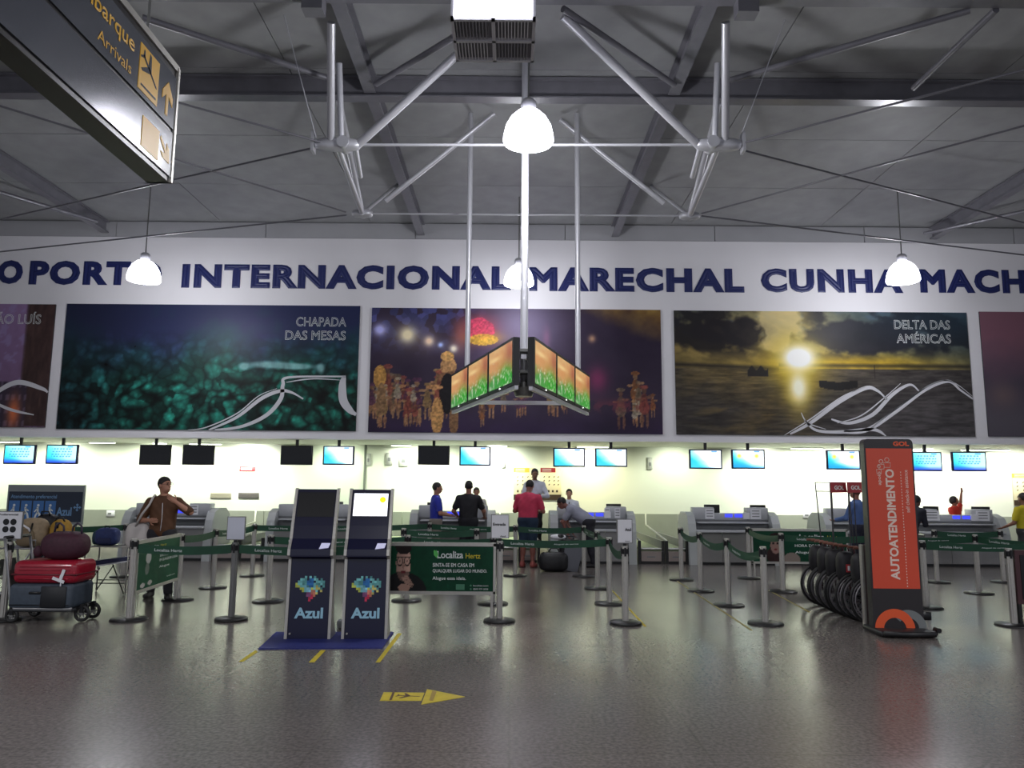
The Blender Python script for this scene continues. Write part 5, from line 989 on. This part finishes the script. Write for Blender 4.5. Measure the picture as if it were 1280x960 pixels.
    for sd, k in (('L', 1), ('R', -1)):                # hand: palm, four fingers and thumb
        W_ = J['wr'+sd]; dr = W_-J['el'+sd]; dr /= np.linalg.norm(dr); side = np.cross(dr, V3(0, 1, 0) if abs(dr[1]) < .8 else V3(0, 0, 1)); side /= np.linalg.norm(side); nm = np.cross(side, dr)
        M = np.stack([side, dr, nm], 1); pc = W_+dr*.045
        addm(lambda p: smin(elps(p, pc, V3(.040, .055, .017), M), cap(p, W_-dr*.03, W_+dr*.01, .025, .022), .015), pc-.085, pc+.085, .008)
        for i, ln in enumerate((.068, .078, .072, .056)):
            o = W_+dr*.085+side*(-.028+.0185*i); p1 = o+dr*ln*.5+nm*ln*.08; p2 = p1+dr*ln*.42+nm*ln*.32
            mb.tube([tuple(x*s) for x in (o-dr*.02, o, p1, p2)], [.009*s, .0095*s, .0085*s, .0065*s], 6)
        o = W_+dr*.02+side*-.030; mb.tube([tuple(x*s) for x in (o, o-side*.028+dr*.028, o-side*.036+dr*.058+nm*.01)], [.012*s, .0105*s, .008*s], 6)
    mb.build('body', mat('skin%s' % (skin,), skin, .55), t)
    # shirt
    ms = mat('cloth%s' % (shirt,), shirt, .75, noise=.1, nscale=9); hem = up(0, 0, .845 if not tuck else .97); axv = (chest-pv)/np.linalg.norm(chest-pv)
    def shf(p):
        fold = .004*np.sin(p[:, 2]*38+p[:, 0]*22)*np.sin(p[:, 0]*31+p[:, 2]*9)
        d = union([torso(p, .014)]+[arm(p, q, .014 if long_ else .019, 1 if long_ else sleeve*.75, long_) for q in 'LR'], .028)+fold
        d = np.maximum(d, -((p-hem)@axv)); return np.maximum(d, cap(p, neck+axv*.055, neck+axv*.5, .075, .2)*-1)
    sm = MB(); addm(shf, lo, hi, fine, sm); sm.build('shirt', ms, t)
    if collar:
        g = MB(); A_ = neck*s+axv*(.008*s); n_ = 16; M2 = Matrix(RL.tolist()); g.tube([Vector(A_)+M2@Vector((.066*s*math.cos(2*PI*i/n_), .062*s*math.sin(2*PI*i/n_)-.005, .012*math.sin(2*PI*i/n_))) for i in range(n_)], .012*s, 6, True); g.build('collar', ms, t)
    mp = mat('cloth%s' % (pants,), pants, .8, noise=.1, nscale=9); wst = up(0, 0, 1.0)
    def pnf(p):
        d = union([cap(p, V3(-.07, 0, .95), V3(.07, 0, .95), .12*b_+.008, .12*b_+.008)]+[leg(p, q, .022, .97, shorts) for q in 'LR'], .04)+.004*np.sin(p[:, 2]*30+p[:, 0]*15)
        return np.maximum(d, (p-V3(0, 0, 1.0))[:, 2])
    sm = MB(); addm(pnf, V3(lo[0], lo[1], .02), V3(hi[0], hi[1], 1.1), fine, sm); sm.build('shorts' if shorts else 'trousers', mp, t)
    for sd in 'LR':
        a = J['an'+sd]; g = MB(); addm(lambda p: np.maximum(foot(p, sd, .012), -p[:, 2]), V3(a[0]-.09, a[1]-.25, -.01), V3(a[0]+.09, a[1]+.12, .15), .012, g); g.build('shoe', mat('shoe%s' % (shoe,), shoe, .5), t)
    if not bald:
        def hf(p):
            q = (p-hc)@HM; d = elps(q, V3(0, .02, .034), V3(.085, .102, .103)); n_ = .003*np.sin(q[:, 0]*160)*np.sin(q[:, 2]*140)
            d = np.maximum(d+n_, -(.9*q[:, 1]+q[:, 2]-.005)/1.35)
            return union([d, elps(q, V3(0, .075, .0), V3(.075, .06, .085)), elps(q, V3(-.07, .02, -.0), V3(.025, .05, .06)), elps(q, V3(.07, .02, -.0), V3(.025, .05, .06))], .02) if longhair else d
        g = MB(); addm(hf, hc-V3(.14, .17, .16), hc+V3(.14, .19, .17), .009, g); g.build('hair', mat('hair%s' % (hair,), hair, .6), t)
    g = MB(); HMm = Matrix(HM.tolist())
    for k in (-1, 1):
        g.ell(Vector((hc+HM@V3(k*.031, -.0895, .016))*s), (.009*s, .004*s, .006*s), HMm, 8, 5); g.obox(Vector((hc+HM@V3(k*.032, -.094, .036))*s), .03*s, .006*s, .006*s, HMm)
    g.build('eyes_and_brows', mat('eye_dark', (24, 18, 16), .4), t)
    if glasses:
        g = MB()
        for k in (-1, 1):
            g.tube([Vector((hc+HM@V3(k*.032+.022*math.cos(q), -.108, .014+.016*math.sin(q)))*s) for q in np.linspace(0, 2*PI, 12, endpoint=False)], .0022, 5, True); g.tube([Vector((hc+HM@V3(k*.054, -.106, .016))*s), Vector((hc+HM@V3(k*.083, .0, .016))*s)], .0022, 5)
        g.tube([Vector((hc+HM@V3(-.01, -.11, .016))*s), Vector((hc+HM@V3(.01, -.11, .016))*s)], .0022, 5); g.build('glasses', dark, t)
    if tie: MB().tube([tuple(x*s) for x in (up(0, -.085, 1.42), up(0, -.135, 1.30), up(0, -.15, 1.1))], [.012, .022, .026], 6).build('tie', mat('tie_dark', (30, 34, 60), .6), t)
    t['_j'] = 0; del t['_j']; return t, J, s, up
def on_floor(px, py): return atZ(px, py, 0)
p = on_floor(197, 748)
pt, J, s_, up_ = person('man in dark brown shirt and glasses with white tote bag, left, hand at neck', p, .18, 1.75, (178, 128, 104), (26, 20, 20), (88, 56, 32), (34, 34, 40), armL=((.40, -.13, 1.25), (.17, -.17, 1.42)), armR=((-.30, .0, 1.16), (-.13, -.18, 1.13)), yaw=.95, pitch=-.06, glasses=True, fine=.013, build=1.0, sleeve=1.25, legs={'L': ((.12, -.10, .5), (.17, -.12, .09)), 'R': ((-.1, .03, .5), (-.14, .14, .09))})
zz = .0; B_ = thing('tote_bag', 'white canvas tote bag hanging from the shoulder of the man in brown', 'bag', p, .18); bgm = mat('white_canvas', (196, 190, 186), .75, noise=.06, nscale=12)
MB().ell((-.33, .02, .90), (.17, .085, .19), e=.55, nu=20, nv=12).build('body', bgm, B_)
for y in (-.05, .09): MB().tube([(-.36, y*.9, 1.04), (-.26, y-.08 if y < 0 else y+.03, 1.22), (-.17, -.12 if y < 0 else .12, 1.36), (-.14, -.07 if y < 0 else .08, 1.465), (-.135, 0, 1.49)], .016).build('strap', bgm, B_)
MB().tube([(.02, -.165, 1.38), (.03, -.185, 1.15), (.02, -.19, .98)], .004).build('cord', white, pt)
p = on_floor(546, 705); person('man in blue polo shirt in profile at the counter, facing right', (p.x, 16.1, 0), PI/2+.25, 1.72, shirt=(28, 40, 150), pants=(120, 112, 104), armL=((.24, -.06, 1.14), (.12, -.30, 1.08)), armR=((-.25, -.05, 1.14), (-.14, -.30, 1.06)), yaw=0, sleeve=.9)
p = on_floor(586, 705); person('man in black shirt seen from behind at the counter', (p.x, 16.1, 0), PI, 1.76, shirt=(16, 15, 22), pants=(24, 24, 32), armL=((.31, -.05, 1.14), (.24, -.25, 1.02)), armR=((-.31, -.05, 1.15), (-.33, -.25, 1.02)), build=1.06)
X = atY(595.5, 620, 18.45).x; person('counter clerk half hidden behind the man in black shirt', (X, 18.45, 0), .1, 1.62, shirt=(200, 196, 192), pants=(40, 40, 46))
p = on_floor(659, 706); person('man in pink polo shirt and dark shorts seen from behind, head bowed', (p.x, 16.0, 0), PI-.35, 1.80, (140, 84, 72), (20, 18, 20), (196, 52, 84), (24, 44, 66), armL=((.30, -.06, 1.14), (.18, -.30, 1.14)), armR=((-.30, -.05, 1.14), (-.12, -.30, 1.12)), shorts=True, pitch=.35, lean=.06, build=1.12, shoe=(150, 70, 64), sleeve=.95)
X = atY(668, 620, 17.8).x; zt_ = .335
person('tall clerk in white shirt standing on the conveyor behind the man in pink', (X, 17.7, zt_), .1, 1.73, (130, 92, 74), (20, 16, 16), (190, 192, 204), (24, 22, 26), armL=((.28, -.08, 1.15), (.12, -.27, 1.12)), armR=((-.28, -.08, 1.15), (-.06, -.27, 1.12)), long_=True, pitch=.1, tuck=True, tie=False)
X = atY(711.5, 620, 18.5).x; person('clerk with short hair and tie behind the counter, left of the monitor', (X, 18.5, 0), -.1, 1.60, (170, 128, 108), (40, 28, 22), (190, 194, 206), (30, 30, 38), long_=True, tie=True)
p = on_floor(735, 706); person('man in grey shirt bending forward over his suitcase, facing left', (p.x-.02, 16.15, 0), -PI/2-.25, 1.75, (124, 78, 68), (18, 16, 18), (140, 142, 156), (26, 26, 36), lean=1.02, armL=((.2, -.48, 1.0), (.16, -.46, .76)), armR=((-.2, -.48, 1.0), (-.16, -.42, .76)), pitch=.1, build=1.05, legs={'L': ((.10, .03, .5), (.11, .12, .09)), 'R': ((-.10, -.0, .5), (-.12, .08, .09))})
X = atY(1071, 640, 15.3).x; person('person in light blue shirt mostly hidden behind the orange totem, left side', (X, 15.3, 0), -2.4, 1.70, (150, 100, 84), (90, 54, 44), (72, 98, 150), (26, 28, 48), long_=True, armL=((.26, -.1, 1.14), (.2, -.32, 1.08)), build=1.1)
X = atY(1134, 640, 15.4).x; person('person in dark jacket leaning right of the orange totem', (X, 15.4, 0), PI/2+.5, 1.62, (110, 76, 66), (26, 24, 26), (32, 34, 46), (60, 60, 64), lean=.55, long_=True, armL=((.24, -.28, 1.12), (.12, -.52, 1.06)), armR=((-.2, -.3, 1.05), (-.1, -.5, 1.02)), build=1.1)
X = atY(1194, 640, 18.4).x; person('woman in red shirt waving with raised arm behind the counter', (X, 18.4, 0), .5, 1.50, (138, 84, 64), (40, 26, 26), (206, 52, 36), (40, 40, 44), armL=((.36, .05, 1.58), (.34, -.02, 1.9)), armR=((-.2, -.06, 1.14), (-.2, -.2, .95)), yaw=.75, pitch=-.15, longhair=True, sleeve=.8)
X = atY(1281, 640, 15.3).x; person('person in yellow shirt cut off by the right frame edge', (X, 15.3, 0), PI+.3, 1.60, (130, 88, 70), (34, 28, 26), (196, 180, 30), (50, 50, 54), armL=((.27, -.05, 1.12), (.3, -.25, 1.02)), armR=((-.27, -.05, 1.12), (-.25, -.25, 1.02)), build=1.1)
# their luggage
p = on_floor(700, 707); sc_m = mat('black_case', (20, 20, 24), .45, noise=.1, nscale=20)
t = thing('black_suitcase', 'black upright suitcase under the hands of the bending man', 'suitcase', (atY(712, 700, 15.75).x, 15.7, 0)); MB().rbox((0, 0, .33), (.42, .26, .54), .05, 3).build('shell', sc_m, t)
for x in (-.16, .16): MB().cyl((x, -.03, .03), (x, .03, .03), .03).build('wheel', rubber, t)
MB().tube([(-.08, 0, .6), (-.08, 0, .66), (.08, 0, .66), (.08, 0, .6)], .012).build('handle', dark, t); MB().tube([(-.2, -.135, .2), (.2, -.135, .2)], .006).build('zip', greyd, t)
t = thing('black_duffel', 'bulging black bag with white patterned cloth on top, by the suitcase', 'bag', (atY(692, 706, 15.25).x, 15.28, 0)); MB().ell((0, 0, .19), (.29, .16, .19), e=.5, nu=22, nv=12).build('body', sc_m, t); MB().tube([(-.1, 0, .37), (-.05, 0, .45), (.07, 0, .45), (.12, 0, .37)], .013).build('handle', dark, t)
t = thing('patterned_cloth', 'white and black patterned cloth lying on the black bags', 'cloth', (atY(698, 672, 15.45).x, 15.52, .0)); MB().ell((0, 0, .655), (.16, .10, .055), e=.9).build('white_fold', white, t); MB().ell((.04, -.04, .67), (.08, .07, .045)).build('dark_fold', dark, t)
t = thing('grey_travel_case', 'grey travel case leaning before the bending man', 'suitcase', (atY(715, 700, 15.2).x, 15.3, 0)); MB().obox((0, 0, .26), .34, .16, .5, Matrix.Rotation(.25, 3, 'Y')).build('shell', mat('grey_case', (92, 94, 102), .5), t); MB().cyl((-.06, -.05, .03), (-.06, .05, .03), .03).build('wheel', rubber, t)
